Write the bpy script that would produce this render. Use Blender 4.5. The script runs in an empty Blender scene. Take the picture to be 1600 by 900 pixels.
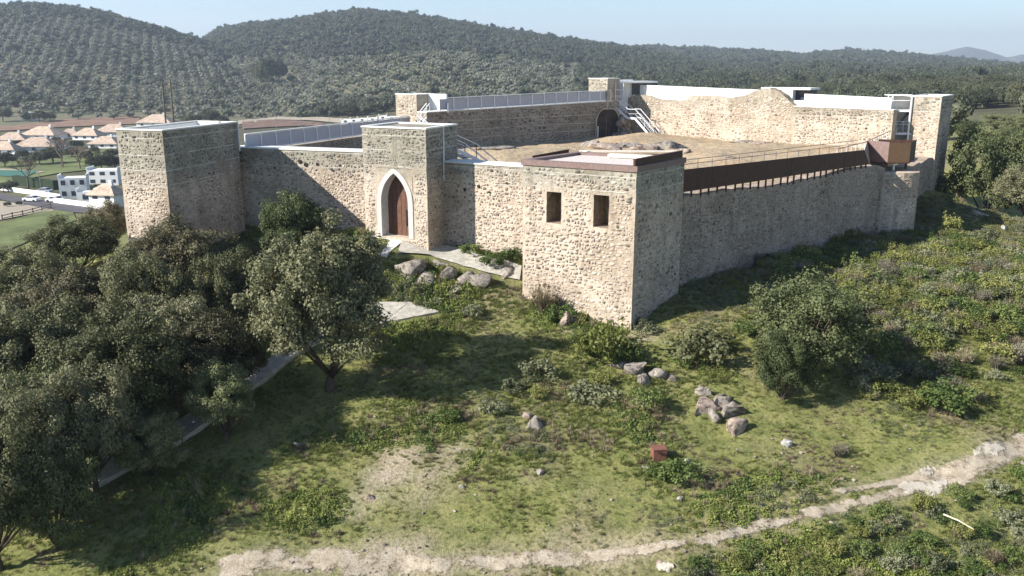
import bpy, math, random
import numpy as np
from mathutils import Vector, Matrix
random.seed(7); RNG = np.random.default_rng(7)
PI = math.pi
sc = bpy.context.scene
COL = sc.collection
# ------------------------------------------------------------------ camera
F = 1350.0; TH = math.atan(340 / F); c_, s_ = math.cos(TH), math.sin(TH)
cam_d = bpy.data.cameras.new('camera'); cam = bpy.data.objects.new('camera', cam_d); COL.objects.link(cam)
cam.location = (0, 0, 30); cam.rotation_euler = (PI / 2 - TH, 0, 0)
cam_d.sensor_width = 36; cam_d.lens = 36 * F / 1600
cam_d.clip_start = 0.5; cam_d.clip_end = 30000
sc.camera = cam
# ------------------------------------------------------------------ light
SUN_EL = math.radians(33); TO_SUN = Vector((-0.940, -0.340, 0)).normalized()
TO_SUN = Vector((TO_SUN.x * math.cos(SUN_EL), TO_SUN.y * math.cos(SUN_EL), math.sin(SUN_EL)))
w = bpy.data.worlds.new('World'); sc.world = w; w.use_nodes = True
nt = w.node_tree; bg = nt.nodes['Background']
sky = nt.nodes.new('ShaderNodeTexSky'); sky.sky_type = 'NISHITA'; sky.sun_disc = False
sky.sun_elevation = SUN_EL; sky.sun_rotation = math.atan2(TO_SUN.x, TO_SUN.y) % (2 * PI)
sky.altitude = 500; sky.air_density = 1.0; sky.dust_density = 0.25; sky.ozone_density = 3.0
nt.links.new(sky.outputs[0], bg.inputs[0]); bg.inputs[1].default_value = 0.080
sl = bpy.data.lights.new('sun', 'SUN'); sl.energy = 5.0; sl.angle = math.radians(0.5); sl.color = (1, 0.945, 0.87)
so = bpy.data.objects.new('sun', sl); COL.objects.link(so); so.location = (-50, 0, 80)
so.rotation_euler = TO_SUN.to_track_quat('Z', 'Y').to_euler()
sc.view_settings.view_transform = 'Standard'; sc.view_settings.look = 'None'
sc.view_settings.exposure = 1.1; sc.view_settings.gamma = 1
sc.cycles.max_bounces = 4; sc.cycles.diffuse_bounces = 2; sc.cycles.transparent_max_bounces = 16
sc.cycles.volume_bounces = 0

# ------------------------------------------------------------------ projection helpers
def ray(px, py):
    u = (px - 800) / F; v = (450 - py) / F
    return u, c_ + v * s_, -s_ + v * c_
def P(px, py, Y):
    u, ry, rz = ray(px, py); k = Y / ry
    return Vector((u * k, Y, 30 + rz * k))
def G(px, py, z):
    u, ry, rz = ray(px, py); k = (z - 30) / rz
    return Vector((u * k, ry * k, z))
def proj(X, Y, Z):
    dz = Z - 30; f = Y * c_ - dz * s_; up = Y * s_ + dz * c_
    return 800 + F * X / f, 450 - F * up / f
# ------------------------------------------------------------------ noise
_perm = np.random.default_rng(3).random((256, 256))
def vnoise(x, y):
    x = np.asarray(x, float); y = np.asarray(y, float)
    xi = np.floor(x).astype(int); yi = np.floor(y).astype(int)
    fx = x - xi; fy = y - yi
    fx = fx * fx * (3 - 2 * fx); fy = fy * fy * (3 - 2 * fy)
    a = _perm[xi & 255, yi & 255]; b = _perm[(xi + 1) & 255, yi & 255]
    c = _perm[xi & 255, (yi + 1) & 255]; d = _perm[(xi + 1) & 255, (yi + 1) & 255]
    return (a * (1 - fx) + b * fx) * (1 - fy) + (c * (1 - fx) + d * fx) * fy - 0.5
def fbm(x, y, o=4):
    r = 0; a = 1.0
    for i in range(o):
        r = r + a * vnoise(np.asarray(x) * 2 ** i + 17.3 * i, np.asarray(y) * 2 ** i + 5.1 * i); a *= 0.5
    return r
# ------------------------------------------------------------------ terrain height
CP = []
def cp(X, Y, z): CP.append((X, Y, z))
for X in (-30, -15, 0, 14):
    for Y, z in ((-40, 1), (5, 8.0), (20, 10.4), (30, 12.7), (38, 14.6)): cp(X, Y, z - max(0, -X - 14) * 0.06)
cp(6.47, 45, 16.35); cp(0.6, 48.7, 17.4); cp(0.7, 51.4, 18.6); cp(-4.3, 54.8, 19.0); cp(-7.6, 53.5, 19.5)
cp(-12, 57.5, 19.4); cp(-18, 59, 19.4); cp(-24.8, 52, 18.7); cp(-20, 49, 17.6); cp(-12, 47, 17.1); cp(-5, 47, 17.0)
cp(10, 50, 17.2); cp(9.5, 45, 16.6); cp(20, 60, 17.2); cp(33, 71, 16.7); cp(31, 62, 16.8); cp(22, 50, 16.9); cp(26, 42, 15.5)
cp(22, 36, 14.0); cp(18, 29, 12.2); cp(40, 66, 16.4); cp(42, 83, 18.3); cp(47, 86, 15.2); cp(56, 84, 14.5); cp(40, 50, 16); cp(35, 38, 14); cp(35, 20, 9); cp(55, 60, 14); cp(60, 30, 9)
cp(60, 105, 19.4); cp(52, 100, 18.6); cp(72, 125, 21.0); cp(85, 120, 20); cp(45, 112, 18)
cp(-30, 57, 16.5); cp(-36, 48, 14.5); cp(-40, 40, 12.5); cp(-40, 60, 14); cp(-50, 75, 9); cp(-30, 75, 15); cp(-22, 68, 18); cp(-45, 25, 9); cp(-70, 50, 5); cp(-70, 90, 3); cp(-55, 110, 3); cp(-25, 95, 13); cp(-14, 85, 19); cp(-14, 105, 10)
cp(-5, 95, 18); cp(8, 104, 18); cp(15, 108, 17); cp(30, 98, 18); cp(20, 125, 12); cp(-10, 130, 6); cp(-60, 10, 3); cp(-75, -30, 0); cp(75, -30, 3); cp(90, 70, 10)
for x, y in ((0, 62), (-8, 70), (10, 75), (20, 85), (5, 88), (28, 80)): cp(x, y, 19.0)
CPA = np.array(CP); _xy = CPA[:, :2]
def _phi(r2): return np.sqrt(r2 + 9.0)
_A = _phi(((_xy[:, None] - _xy[None]) ** 2).sum(-1)); n_ = len(CPA)
_M = np.zeros((n_ + 3, n_ + 3)); _M[:n_, :n_] = _A; _M[:n_, n_] = 1; _M[:n_, n_ + 1:] = _xy; _M[n_, :n_] = 1; _M[n_ + 1:, :n_] = _xy.T
_W = np.linalg.solve(_M, np.concatenate([CPA[:, 2], [0, 0, 0]]))
def near_h(X, Y):
    r = _W[n_] + _W[n_ + 1] * X + _W[n_ + 2] * Y
    for i in range(n_): r = r + _W[i] * _phi((X - _xy[i, 0]) ** 2 + (Y - _xy[i, 1]) ** 2)
    return r
T_K = np.array([-1.1, -.6, -.4, -.2, 0, .2, .4, .6, 1.1])
Y_K = np.array([-60, 60, 100, 170, 230, 400, 550, 800, 1000, 1300, 2000, 3500, 9000.])
B_T = np.array([
    [0, 0, 0, 0, 0, 0, 0, 0, 0], [0, 2, 8, 12, 14, 14, 14, 14, 8], [-2, 2, 4, 8, 12, 16, 17, 18, 12], [-3, -1, 0, 2, 6, 12, 16, 20, 18],
    [-4, -3, -2, 0, 5, 10, 14, 18, 18], [-1, -1, -1, 0, 6, 13, 16, 19, 20], [1, 0, 0, 2, 9, 16, 19, 22, 24],
    [6, 5, 6, 8, 14, 20, 23, 26, 28], [14, 13, 15, 17, 19, 23, 26, 28, 30], [24, 24, 24, 24, 24, 26, 28, 30, 32],
    [28, 28, 28, 28, 28, 30, 32, 34, 34], [20, 20, 20, 20, 20, 24, 28, 30, 30], [0] * 9]).astype(float)
RIDGES = [
    (1250, .42, 5, [(-400, 90), (-100, 28), (0, 13), (50, 9), (100, 15), (150, 22), (200, 35), (250, 48), (320, 66), (420, 105), (600, 150)]),
    (1650, .50, 5, [(120, 130), (250, 90), (320, 66), (350, 52), (400, 42), (450, 37), (500, 29), (560, 22), (600, 25), (650, 31), (700, 38), (750, 45), (800, 52), (850, 60), (900, 68), (950, 74), (1050, 90), (1200, 115)]),
    (860, .30, 4, [(400, 160), (450, 140), (500, 118), (560, 96), (620, 85), (690, 78), (740, 84), (800, 100), (870, 122), (950, 150)]),
    (1250, .22, 6, [(850, 140), (950, 112), (1050, 98), (1150, 106), (1300, 98), (1400, 108), (1500, 116), (1700, 118), (1900, 140)]),
    (2300, .38, 17, [(780, 120), (880, 85), (960, 72), (1000, 68), (1100, 72), (1180, 76), (1250, 83), (1300, 77), (1330, 75), (1400, 80), (1450, 84), (1520, 92), (1600, 99), (1800, 108), (2100, 120)]),
    (6000, .20, 0, [(860, 100), (900, 72), (930, 67), (975, 73), (1020, 100), (1380, 100), (1440, 89), (1480, 80), (1510, 73), (1540, 79), (1575, 90), (1600, 85), (1660, 77), (1720, 88), (1900, 100)]),
]
RG = []
for Yk, wd, th, prof in RIDGES:
    ts = [ray(a, b)[0] / ray(a, b)[1] for a, b in prof]; zs = [P(a, b, Yk).z - th for a, b in prof]
    RG.append((Yk, wd, np.array(ts), np.array(zs)))
def far_h(X, Y):
    Ys = np.maximum(Y, 20.0); t = np.clip(X / Ys, -1.1, 1.1)
    fy = np.interp(Ys, Y_K, np.arange(len(Y_K))); ft = np.interp(t, T_K, np.arange(9))
    i = np.minimum(fy.astype(int), len(Y_K) - 2); j = np.minimum(ft.astype(int), 7); a = fy - i; b = ft - j
    base = (B_T[i, j] * (1 - b) + B_T[i, j + 1] * b) * (1 - a) + (B_T[i + 1, j] * (1 - b) + B_T[i + 1, j + 1] * b) * a
    h = base.copy() if hasattr(base, 'copy') else base
    for Yk, wd, ts, zs in RG:
        zc = np.interp(t, ts, zs); g = np.exp(-(np.log(Ys / Yk) / wd) ** 2)
        h = np.maximum(h, base + (zc - base) * g)
    amp = np.interp(Ys, [250, 500, 1000, 2000, 6000], [0, 1.0, 7, 10, 30])
    crest = 1.0
    for Yk, wd, ts, zs in RG: crest = crest * (1 - 0.85 * np.exp(-(np.log(Ys / Yk) / .09) ** 2))
    return h + amp * crest * fbm(X / 160, Y / 160, 3)
def sstep(a, b, x):
    x = np.clip((x - a) / (b - a), 0, 1); return x * x * (3 - 2 * x)
def H(X, Y, detail=True):
    X = np.asarray(X, float); Y = np.asarray(Y, float)
    wf = np.maximum(sstep(105, 165, Y), sstep(60, 110, np.abs(X)))
    wf = np.maximum(wf, sstep(20, 60, -Y))
    h = far_h(X, Y) * wf
    m = wf < 1
    if m.any():
        nh = np.zeros_like(h); nh[m] = near_h(X[m], Y[m]); h = h + nh * (1 - wf)
    if detail:
        k = 1 - sstep(120, 200, Y)
        h = h + k * (0.55 * fbm(X / 7, Y / 7, 3) + 0.16 * fbm(X / 1.3, Y / 1.3, 2))
    return h
def h1(x, y): return float(H(np.array([x]), np.array([y]))[0])
def hits(pts):
    """ray / terrain intersections for many pixels"""
    pts = np.array(pts, float); u = (pts[:, 0] - 800) / F; v = (450 - pts[:, 1]) / F
    ry = c_ + v * s_; rz = -s_ + v * c_
    Y = np.full(len(pts), 22.0); done = np.zeros(len(pts), bool); lo = Y.copy(); hi = Y.copy()
    while (not done.all()) and Y.min() < 5000:
        nY = np.where(done, Y, Y * 1.02); z = 30 + rz / ry * nY; hh = H(u / ry * nY, nY)
        new = (~done) & (z < hh); lo = np.where(new, Y, lo); hi = np.where(new, nY, hi); done |= new
        Y = np.where(done, Y, nY)
        if Y[~done].size and Y[~done].min() > 5000: break
    for _ in range(12):
        m = (lo + hi) / 2; z = 30 + rz / ry * m; b = z < H(u / ry * m, m); hi = np.where(b, m, hi); lo = np.where(b, lo, m)
    X = u / ry * hi
    return [Vector((float(a), float(b), float(c))) for a, b, c in zip(X, hi, H(X, hi))]
def hit(px, py): return hits([(px, py)])[0]

# ------------------------------------------------------------------ materials
def lin(h):
    h = h.lstrip('#'); v = [int(h[i:i + 2], 16) / 255 for i in (0, 2, 4)]
    return tuple(((x + .055) / 1.055) ** 2.4 if x > .04045 else x / 12.92 for x in v)
class NT:
    def __init__(s, name):
        s.m = bpy.data.materials.new(name); s.m.use_nodes = True; s.t = s.m.node_tree; s.b = s.t.nodes['Principled BSDF']
        s.b.inputs['Specular IOR Level'].default_value = 0.25; s.b.inputs['Roughness'].default_value = .85
    def n(s, typ, ins=None, **kw):
        nd = s.t.nodes.new(typ)
        for k, v in kw.items(): setattr(nd, k, v)
        for k, v in (ins or {}).items():
            if isinstance(v, bpy.types.NodeSocket): s.t.links.new(v, nd.inputs[k])
            else: nd.inputs[k].default_value = v
        return nd
    def noise(s, scale, detail=4, rough=.6, vec=None, dist=0):
        i = {'Scale': scale, 'Detail': detail, 'Roughness': rough, 'Distortion': dist}
        if vec is not None: i['Vector'] = vec
        return s.n('ShaderNodeTexNoise', i).outputs['Fac']
    def ramp(s, fac, stops):
        r = s.n('ShaderNodeValToRGB', {'Fac': fac}); e = r.color_ramp.elements
        while len(e) < len(stops): e.new(.5)
        for el, (p, c) in zip(e, stops): el.position = p; el.color = (*c, 1)
        return r.outputs[0]
    def mix(s, f, a, b, mode='MIX'):
        m = s.t.nodes.new('ShaderNodeMix'); m.data_type = 'RGBA'; m.blend_type = mode
        for k, v in ((0, f), (6, a), (7, b)):
            if isinstance(v, bpy.types.NodeSocket): s.t.links.new(v, m.inputs[k])
            else: m.inputs[k].default_value = v if k == 0 else (*v[:3], 1)
        return m.outputs[2]
    def math(s, op, a, b=0.0, clamp=False):
        m = s.n('ShaderNodeMath', operation=op); m.use_clamp = clamp
        for k, v in ((0, a), (1, b)):
            if isinstance(v, bpy.types.NodeSocket): s.t.links.new(v, m.inputs[k])
            else: m.inputs[k].default_value = v
        return m.outputs[0]
    def pos(s): return s.n('ShaderNodeNewGeometry').outputs['Position']
    def bump(s, h, st=.5, d=.05):
        b = s.n('ShaderNodeBump', {'Height': h, 'Strength': st, 'Distance': d}); s.t.links.new(b.outputs[0], s.b.inputs['Normal'])
    def out(s, col, rough=None):
        if isinstance(col, bpy.types.NodeSocket): s.t.links.new(col, s.b.inputs['Base Color'])
        else: s.b.inputs['Base Color'].default_value = (*col, 1)
        if rough is not None: s.b.inputs['Roughness'].default_value = rough
        return s.m
def simple(name, c, rough=.7, var=.25, sc_=3.0, metal=0, bump=0.0):
    t = NT(name); p = t.pos(); n = t.noise(sc_, 5, .65, p)
    col = t.ramp(n, [(.3, tuple(x * (1 - var) for x in c)), (.7, tuple(min(1, x * (1 + var)) for x in c))])
    t.b.inputs['Metallic'].default_value = metal
    if bump: t.bump(t.noise(sc_ * 6, 4, .7, p), .6, bump)
    return t.out(col, rough)
def mortar(name, lo, hi, zsplit, zw=1.5):
    """lime mortar: warm low down, greyer in the rebuilt upper courses, stained"""
    t = NT(name); p = t.pos(); z = t.n('ShaderNodeSeparateXYZ', {0: p}).outputs[2]
    n1 = t.noise(.55, 5, .65, p); n2 = t.noise(4, 5, .7, p); n3 = t.noise(16, 4, .7, p)
    zz = t.math('ADD', z, t.math('MULTIPLY', t.math('SUBTRACT', n1, .5), 2.6))
    f = t.math('DIVIDE', t.math('SUBTRACT', zz, zsplit - zw / 2), zw, True)
    col = t.mix(f, lo, hi)
    col = t.mix(1.0, col, t.ramp(n2, [(.25, (.60, .58, .55)), (.6, (1.04, 1.02, 1.0))]), 'MULTIPLY')
    col = t.mix(1.0, col, t.ramp(n1, [(.3, (.80, .76, .72)), (.6, (1.05, 1.03, 1.0))]), 'MULTIPLY')
    col = t.mix(1.0, col, t.ramp(n3, [(.35, (.78, .76, .74)), (.55, (1, 1, 1))]), 'MULTIPLY')
    nb = t.noise(.28, 3, .5, p, 1.0); col = t.mix(1.0, col, t.ramp(nb, [(.38, (.78, .76, .73)), (.52, (1, 1, 1))]), 'MULTIPLY')
    sv = t.n('ShaderNodeMapping', {'Vector': p, 'Scale': (1.6, 1.6, .12)}); ns = t.noise(1.0, 4, .6, sv.outputs[0]); col = t.mix(1.0, col, t.ramp(ns, [(.36, (.80, .79, .77)), (.47, (1, 1, 1))]), 'MULTIPLY')
    t.bump(n3, .8, .04)
    return t.out(col, .95)
M = {}
M['mortar'] = mortar('lime_mortar', (.60, .53, .445), (.37, .36, .31), 23.7)
M['mortar_far'] = mortar('old_mortar', (.58, .515, .43), (.46, .43, .37), 25.8)
M['mortar_shade'] = mortar('shade_toned_mortar', (.46, .395, .335), (.39, .35, .31), 24)  # mortar darkened to deepen the shade on walls turned from the sun
def attr_mat(name, rough=.9, bsc=20, bd=.02, mul=(.75, 1.2)):
    t = NT(name); a = t.n('ShaderNodeAttribute', attribute_name='col'); p = t.pos(); n = t.noise(bsc, 4, .7, p)
    col = t.mix(1.0, a.outputs['Color'], t.ramp(n, [(.3, (mul[0],) * 3), (.7, (mul[1],) * 3)]), 'MULTIPLY')
    t.bump(n, .6, bd); return t.out(col, rough)
M['stone'] = attr_mat('rubble_stone')
M['white'] = simple('white_render', (.78, .78, .76), .6, .09, .9)
M['arch_stone'] = simple('pale_arch_stone', (.50, .48, .45), .85, .15, 3)
M['recess'] = simple('brown_recess_shade', (.27, .21, .15), .95, .45, 4, 0, .05)  # masonry colour darkened for the shade inside the windows
M['band'] = simple('pale_mortar_joint', (.47, .45, .39), .95, .35, 2.2)
M['white_steel'] = simple('white_painted_steel', (.72, .73, .74), .45, .05)
M['panel'] = simple('pale_grey_panel', (.40, .41, .46), .5, .06)
M['coping'] = simple('pale_coping', (.66, .66, .62), .8, .12, 4)
M['corten'] = simple('rusty_steel', (.075, .038, .028), .6, .3, 3, .3, .004)
M['corten_bright'] = simple('brown_rusty_steel', (.15, .092, .052), .7, .15, 5, 0, .003)
M['corten_pale'] = simple('sun_bleached_rusty_steel', (.20, .14, .125), .6, .2, 5, .1, .003)
M['wood'] = simple('brown_wood_door', (.135, .070, .048), .5, .25, 6, 0, .004)
M['dark'] = simple('dark_slot', (.02, .012, .01), .7)
M['concrete'] = simple('pale_concrete', (.40, .375, .32), .9, .28, 3.5, 0, .03)
M['slabwhite'] = simple('white_stone_slab', (.70, .66, .58), .8, .12, 4, 0, .01)
M['steel'] = simple('grey_steel', (.28, .28, .30), .4, .1, 4, .6)
M['glass'] = simple('dark_glass', (.05, .06, .08), .1, .1)
M['pole'] = simple('weathered_pole', (.10, .075, .055), .8, .2, 8)
M['rust_box'] = simple('rust_red_metal', (.19, .085, .06), .7, .3, 9)
M['tile'] = simple('terracotta_roof', (.44, .34, .26), .8, .3, .8, 0, .03)
M['wallwhite'] = simple('whitewash', (.78, .77, .74), .8, .06, .5)
M['asphalt'] = simple('asphalt', (.085, .08, .085), .9, .2, .3)
M['carwhite'] = simple('white_car_paint', (.75, .76, .78), .25, .02)
M['carsilver'] = simple('silver_car_paint', (.42, .44, .48), .25, .02)
M['rubber'] = simple('tyre_rubber', (.02, .02, .02), .8)
M['bark'] = simple('oak_bark', (.075, .058, .045), .95, .4, 9, 0, .03)
M['cane'] = simple('dry_cane', (.62, .56, .40), .7, .1)
M['plough'] = simple('ploughed_soil', (.20, .125, .085), .95, .35, .12)
M['bank'] = simple('red_earth_bank', (.15, .095, .07), .95, .55, .35)
M['sand'] = simple('pale_sand_court', (.32, .275, .21), .95, .15, .1)
M['hill_soil'] = simple('pale_hill_soil', (.21, .175, .11), .95, .3, .05)
M['lawn'] = simple('mown_lawn', (.115, .135, .048), .95, .45, .12)
M['court'] = simple('green_court', (.05, .14, .10), .7, .1)
M['hedge'] = simple('clipped_hedge', (.02, .035, .015), .95, .4, 2, 0, .1)
def rock_mat(name, a, b, lich=(.2, .2, .17)):
    t = NT(name); p = t.pos(); n = t.noise(3, 6, .7, p, .6); n2 = t.noise(14, 5, .7, p)
    col = t.ramp(n, [(.3, tuple(x * .55 for x in a)), (.5, a), (.72, b)])
    col = t.mix(t.ramp(n2, [(.52, (0, 0, 0)), (.66, (.7, .7, .7))]), col, lich)
    col = t.mix(1.0, col, t.ramp(t.noise(1.9, 3, .6, p, 1.5), [(.40, (.45, .43, .42)), (.50, (1, 1, 1))]), 'MULTIPLY')
    t.bump(n2, 1, .1); return t.out(col, .9)
M['rock'] = rock_mat('granite_rock', (.33, .29, .25), (.50, .45, .38))
M['rock_pink'] = rock_mat('pinkish_rock', (.42, .33, .27), (.56, .46, .38))
M['rock_white'] = rock_mat('white_quartz', (.62, .60, .54), (.75, .73, .68), (.5, .48, .42))
def courtyard_mat():
    t = NT('dry_courtyard_soil'); p = t.pos(); n = t.noise(.18, 5, .65, p, .8); n2 = t.noise(1.6, 5, .7, p); n3 = t.noise(9, 4, .7, p)
    col = t.ramp(n, [(.32, (.33, .25, .16)), (.5, (.46, .35, .22)), (.66, (.36, .235, .13))])
    col = t.mix(t.ramp(n2, [(.42, (0, 0, 0)), (.62, (.75,) * 3)]), col, (.25, .215, .16))
    col = t.mix(1.0, col, t.ramp(n3, [(.3, (.72,) * 3), (.6, (1.1,) * 3)]), 'MULTIPLY')
    t.bump(n2, 1.0, .18); return t.out(col, .95)
M['courtyard'] = courtyard_mat()
def ground_mat():
    t = NT('hillside_ground'); p = t.pos(); xyz = t.n('ShaderNodeSeparateXYZ', {0: p})
    n = t.noise(.16, 6, .65, p, .5); n2 = t.noise(1.3, 6, .7, p, .3); n3 = t.noise(7, 5, .75, p)
    g = t.ramp(n2, [(.25, (.068, .080, .024)), (.42, (.145, .160, .048)), (.58, (.215, .215, .074)), (.75, (.26, .24, .09))])
    br = t.ramp(n3, [(.3, (.14, .10, .06)), (.6, (.30, .24, .16))])
    near = t.mix(t.ramp(n, [(.50, (0, 0, 0)), (.68, (.75,) * 3)]), g, br)
    near = t.mix(1.0, near, t.ramp(n3, [(.25, (.55,) * 3), (.6, (1.2,) * 3)]), 'MULTIPLY')
    da = t.n('ShaderNodeAttribute', attribute_name='dirt').outputs['Fac']
    f = t.math('MULTIPLY', t.math('ADD', da, t.math('MULTIPLY', t.math('SUBTRACT', n3, .5), 1.6)), da, True)
    near = t.mix(f, near, t.ramp(n3, [(.3, (.26, .20, .14)), (.6, (.45, .38, .29))]))
    nf = t.noise(.012, 5, .6, p); nf2 = t.noise(.09, 5, .7, p)
    far = t.ramp(nf2, [(.3, (.045, .045, .024)), (.5, (.075, .072, .038)), (.7, (.12, .105, .06))])
    far = t.mix(t.ramp(nf, [(.52, (0, 0, 0)), (.62, (.6, .6, .6))]), far, (.12, .125, .06))
    far = t.mix(t.n('ShaderNodeAttribute', attribute_name='grove').outputs['Fac'], far, t.ramp(nf2, [(.3, (.095, .098, .052)), (.55, (.145, .135, .08)), (.7, (.11, .112, .058))]))
    y = t.math('DIVIDE', t.math('SUBTRACT', xyz.outputs[1], 130), 120, True)
    col = t.mix(y, near, far)
    t.bump(n3, 1.0, .1); return t.out(col, .97)
M['ground'] = ground_mat()
def track_mat(nm, pale=False):
    t = NT(nm); p = t.pos(); n2 = t.noise(2.2, 5, .7, p); n3 = t.noise(12, 5, .75, p)
    col = t.ramp(n2, [(.3, (.27, .215, .15)), (.5, (.38, .32, .235)), (.7, (.48, .42, .33))])
    col = t.mix(1.0, col, t.ramp(n3, [(.3, (.6,) * 3), (.55, (1.1,) * 3)]), 'MULTIPLY')
    t.bump(n3, 1, .05)
    if pale: col = t.ramp(n2, [(.3, (.36, .31, .24)), (.55, (.50, .45, .37))])
    t.out(col, .97)
    e = t.n('ShaderNodeAttribute', attribute_name='edge').outputs['Fac']; nn = t.noise(1.1, 6, .75, p)
    f = t.math('MULTIPLY', t.math('SUBTRACT', t.math('ADD', e, t.math('MULTIPLY', t.math('SUBTRACT', nn, .5), 4.0)), .42), 2.2, True)
    tr = t.n('ShaderNodeBsdfTransparent'); mx = t.n('ShaderNodeMixShader', {0: f, 1: tr.outputs[0], 2: t.b.outputs[0]})
    t.t.links.new(mx.outputs[0], t.t.nodes['Material Output'].inputs[0]); return t.m
M['track'] = track_mat('pale_dirt_track')
M['track_pale'] = track_mat('exposed_pale_rock', True)
def leaf_mat(name, a, b, c, sc_=1.2, tr=.25):
    t = NT(name); oi = t.n('ShaderNodeObjectInfo'); p = t.pos(); n = t.noise(sc_, 4, .7, p); n2 = t.noise(9, 2, .5, p)
    f = t.math('ADD', t.math('MULTIPLY', n, .75), t.math('MULTIPLY', n2, .35)); f = t.math('ADD', f, t.math('MULTIPLY', t.math('SUBTRACT', oi.outputs['Random'], .5), .34))
    col = t.ramp(f, [(.34, a), (.53, b), (.74, c)])
    t.t.links.new(col, t.b.inputs['Base Color']); t.b.inputs['Roughness'].default_value = .6
    tl = t.n('ShaderNodeBsdfTranslucent', {'Color': col}); mx = t.n('ShaderNodeMixShader', {0: tr, 1: t.b.outputs[0], 2: tl.outputs[0]})
    t.t.links.new(mx.outputs[0], t.t.nodes['Material Output'].inputs[0]); return t.m
M['leaf_oak'] = leaf_mat('holm_oak_leaves', (.056, .064, .026), (.138, .144, .068), (.225, .222, .125))
M['leaf_oak2'] = leaf_mat('green_oak_leaves', (.062, .080, .030), (.142, .162, .070), (.225, .238, .12))
M['leaf_oak3'] = leaf_mat('brownish_oak_leaves', (.056, .054, .026), (.132, .122, .066), (.21, .192, .115))
M['leaf_far'] = leaf_mat('distant_tree_leaves', (.034, .044, .024), (.060, .071, .040), (.092, .100, .058), .03, .05)
M['leaf_olive'] = leaf_mat('olive_leaves', (.100, .110, .072), (.155, .163, .115), (.205, .21, .155), .03, .05)
M['leaf_mid'] = leaf_mat('wood_edge_leaves', (.040, .047, .022), (.080, .088, .046), (.125, .128, .072), .25, .15)
M['weed'] = leaf_mat('green_weeds', (.095, .128, .028), (.185, .228, .056), (.30, .33, .098), .5, .3)
M['weed_dark'] = leaf_mat('dark_green_weeds', (.050, .080, .020), (.100, .145, .038), (.165, .205, .062), .6, .25)
M['weed_dry'] = leaf_mat('dry_stalks', (.11, .085, .055), (.22, .18, .11), (.34, .29, .19), .7, .2)
M['shrub_grey'] = leaf_mat('grey_green_shrub', (.085, .098, .050), (.165, .178, .095), (.26, .27, .16), 1.0, .2)
M['shrub_yellow'] = leaf_mat('yellow_green_shrub', (.105, .125, .032), (.20, .215, .060), (.30, .30, .10), 1.0, .3)
M['shrub_mauve'] = leaf_mat('mauve_twiggy_shrub', (.08, .072, .050), (.155, .140, .100), (.25, .228, .165), 1.0, .1)
M['bare'] = simple('bare_brown_twigs', (.16, .115, .085), .9, .3, 2)

# ------------------------------------------------------------------ objects helpers
def tag(o, label=None, cat=None, group=None, kind=None):
    for k, v in (('label', label), ('category', cat), ('group', group), ('kind', kind)):
        if v: o[k] = v
    return o
def thing(name, label, cat, loc=(0, 0, 0), rz=0, group=None):
    o = bpy.data.objects.new(name, None); COL.objects.link(o); o.location = loc; o.rotation_euler = (0, 0, rz); o.empty_display_size = .3
    return tag(o, label, cat, group)
def mk(name, V, Fc, mat, parent=None, smooth=False, col=None, local=None, link=True):
    """V in world coordinates; with a parent they become relative to the parent's location"""
    V = np.asarray(V, float).reshape(-1, 3)
    me = bpy.data.meshes.new(name)
    if parent is not None and local is None: V = V - np.array(parent_loc(parent))
    if isinstance(Fc, np.ndarray):
        nf, k = Fc.shape; me.vertices.add(len(V)); me.vertices.foreach_set('co', V.ravel()); me.loops.add(nf * k)
        me.loops.foreach_set('vertex_index', Fc.ravel().astype(np.int32)); me.polygons.add(nf)
        me.polygons.foreach_set('loop_start', np.arange(0, nf * k, k, dtype=np.int32)); me.update(calc_edges=True)
    else: me.from_pydata(V.tolist(), [], Fc); me.update()
    mats = mat if isinstance(mat, (list, tuple)) else [mat]
    for m in mats: me.materials.append(m)
    if smooth: me.polygons.foreach_set('use_smooth', np.ones(len(me.polygons), bool))
    if col is not None:
        a = me.color_attributes.new('col', 'FLOAT_COLOR', 'POINT'); cc = np.ones((len(V), 4)); cc[:, :3] = col; a.data.foreach_set('color', cc.ravel())
    o = bpy.data.objects.new(name, me)
    if link: COL.objects.link(o)
    if parent is not None: o.parent = parent
    return o
def parent_loc(p):
    l = Vector((0, 0, 0))
    while p is not None: l = l + p.location; p = p.parent
    return l
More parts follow.
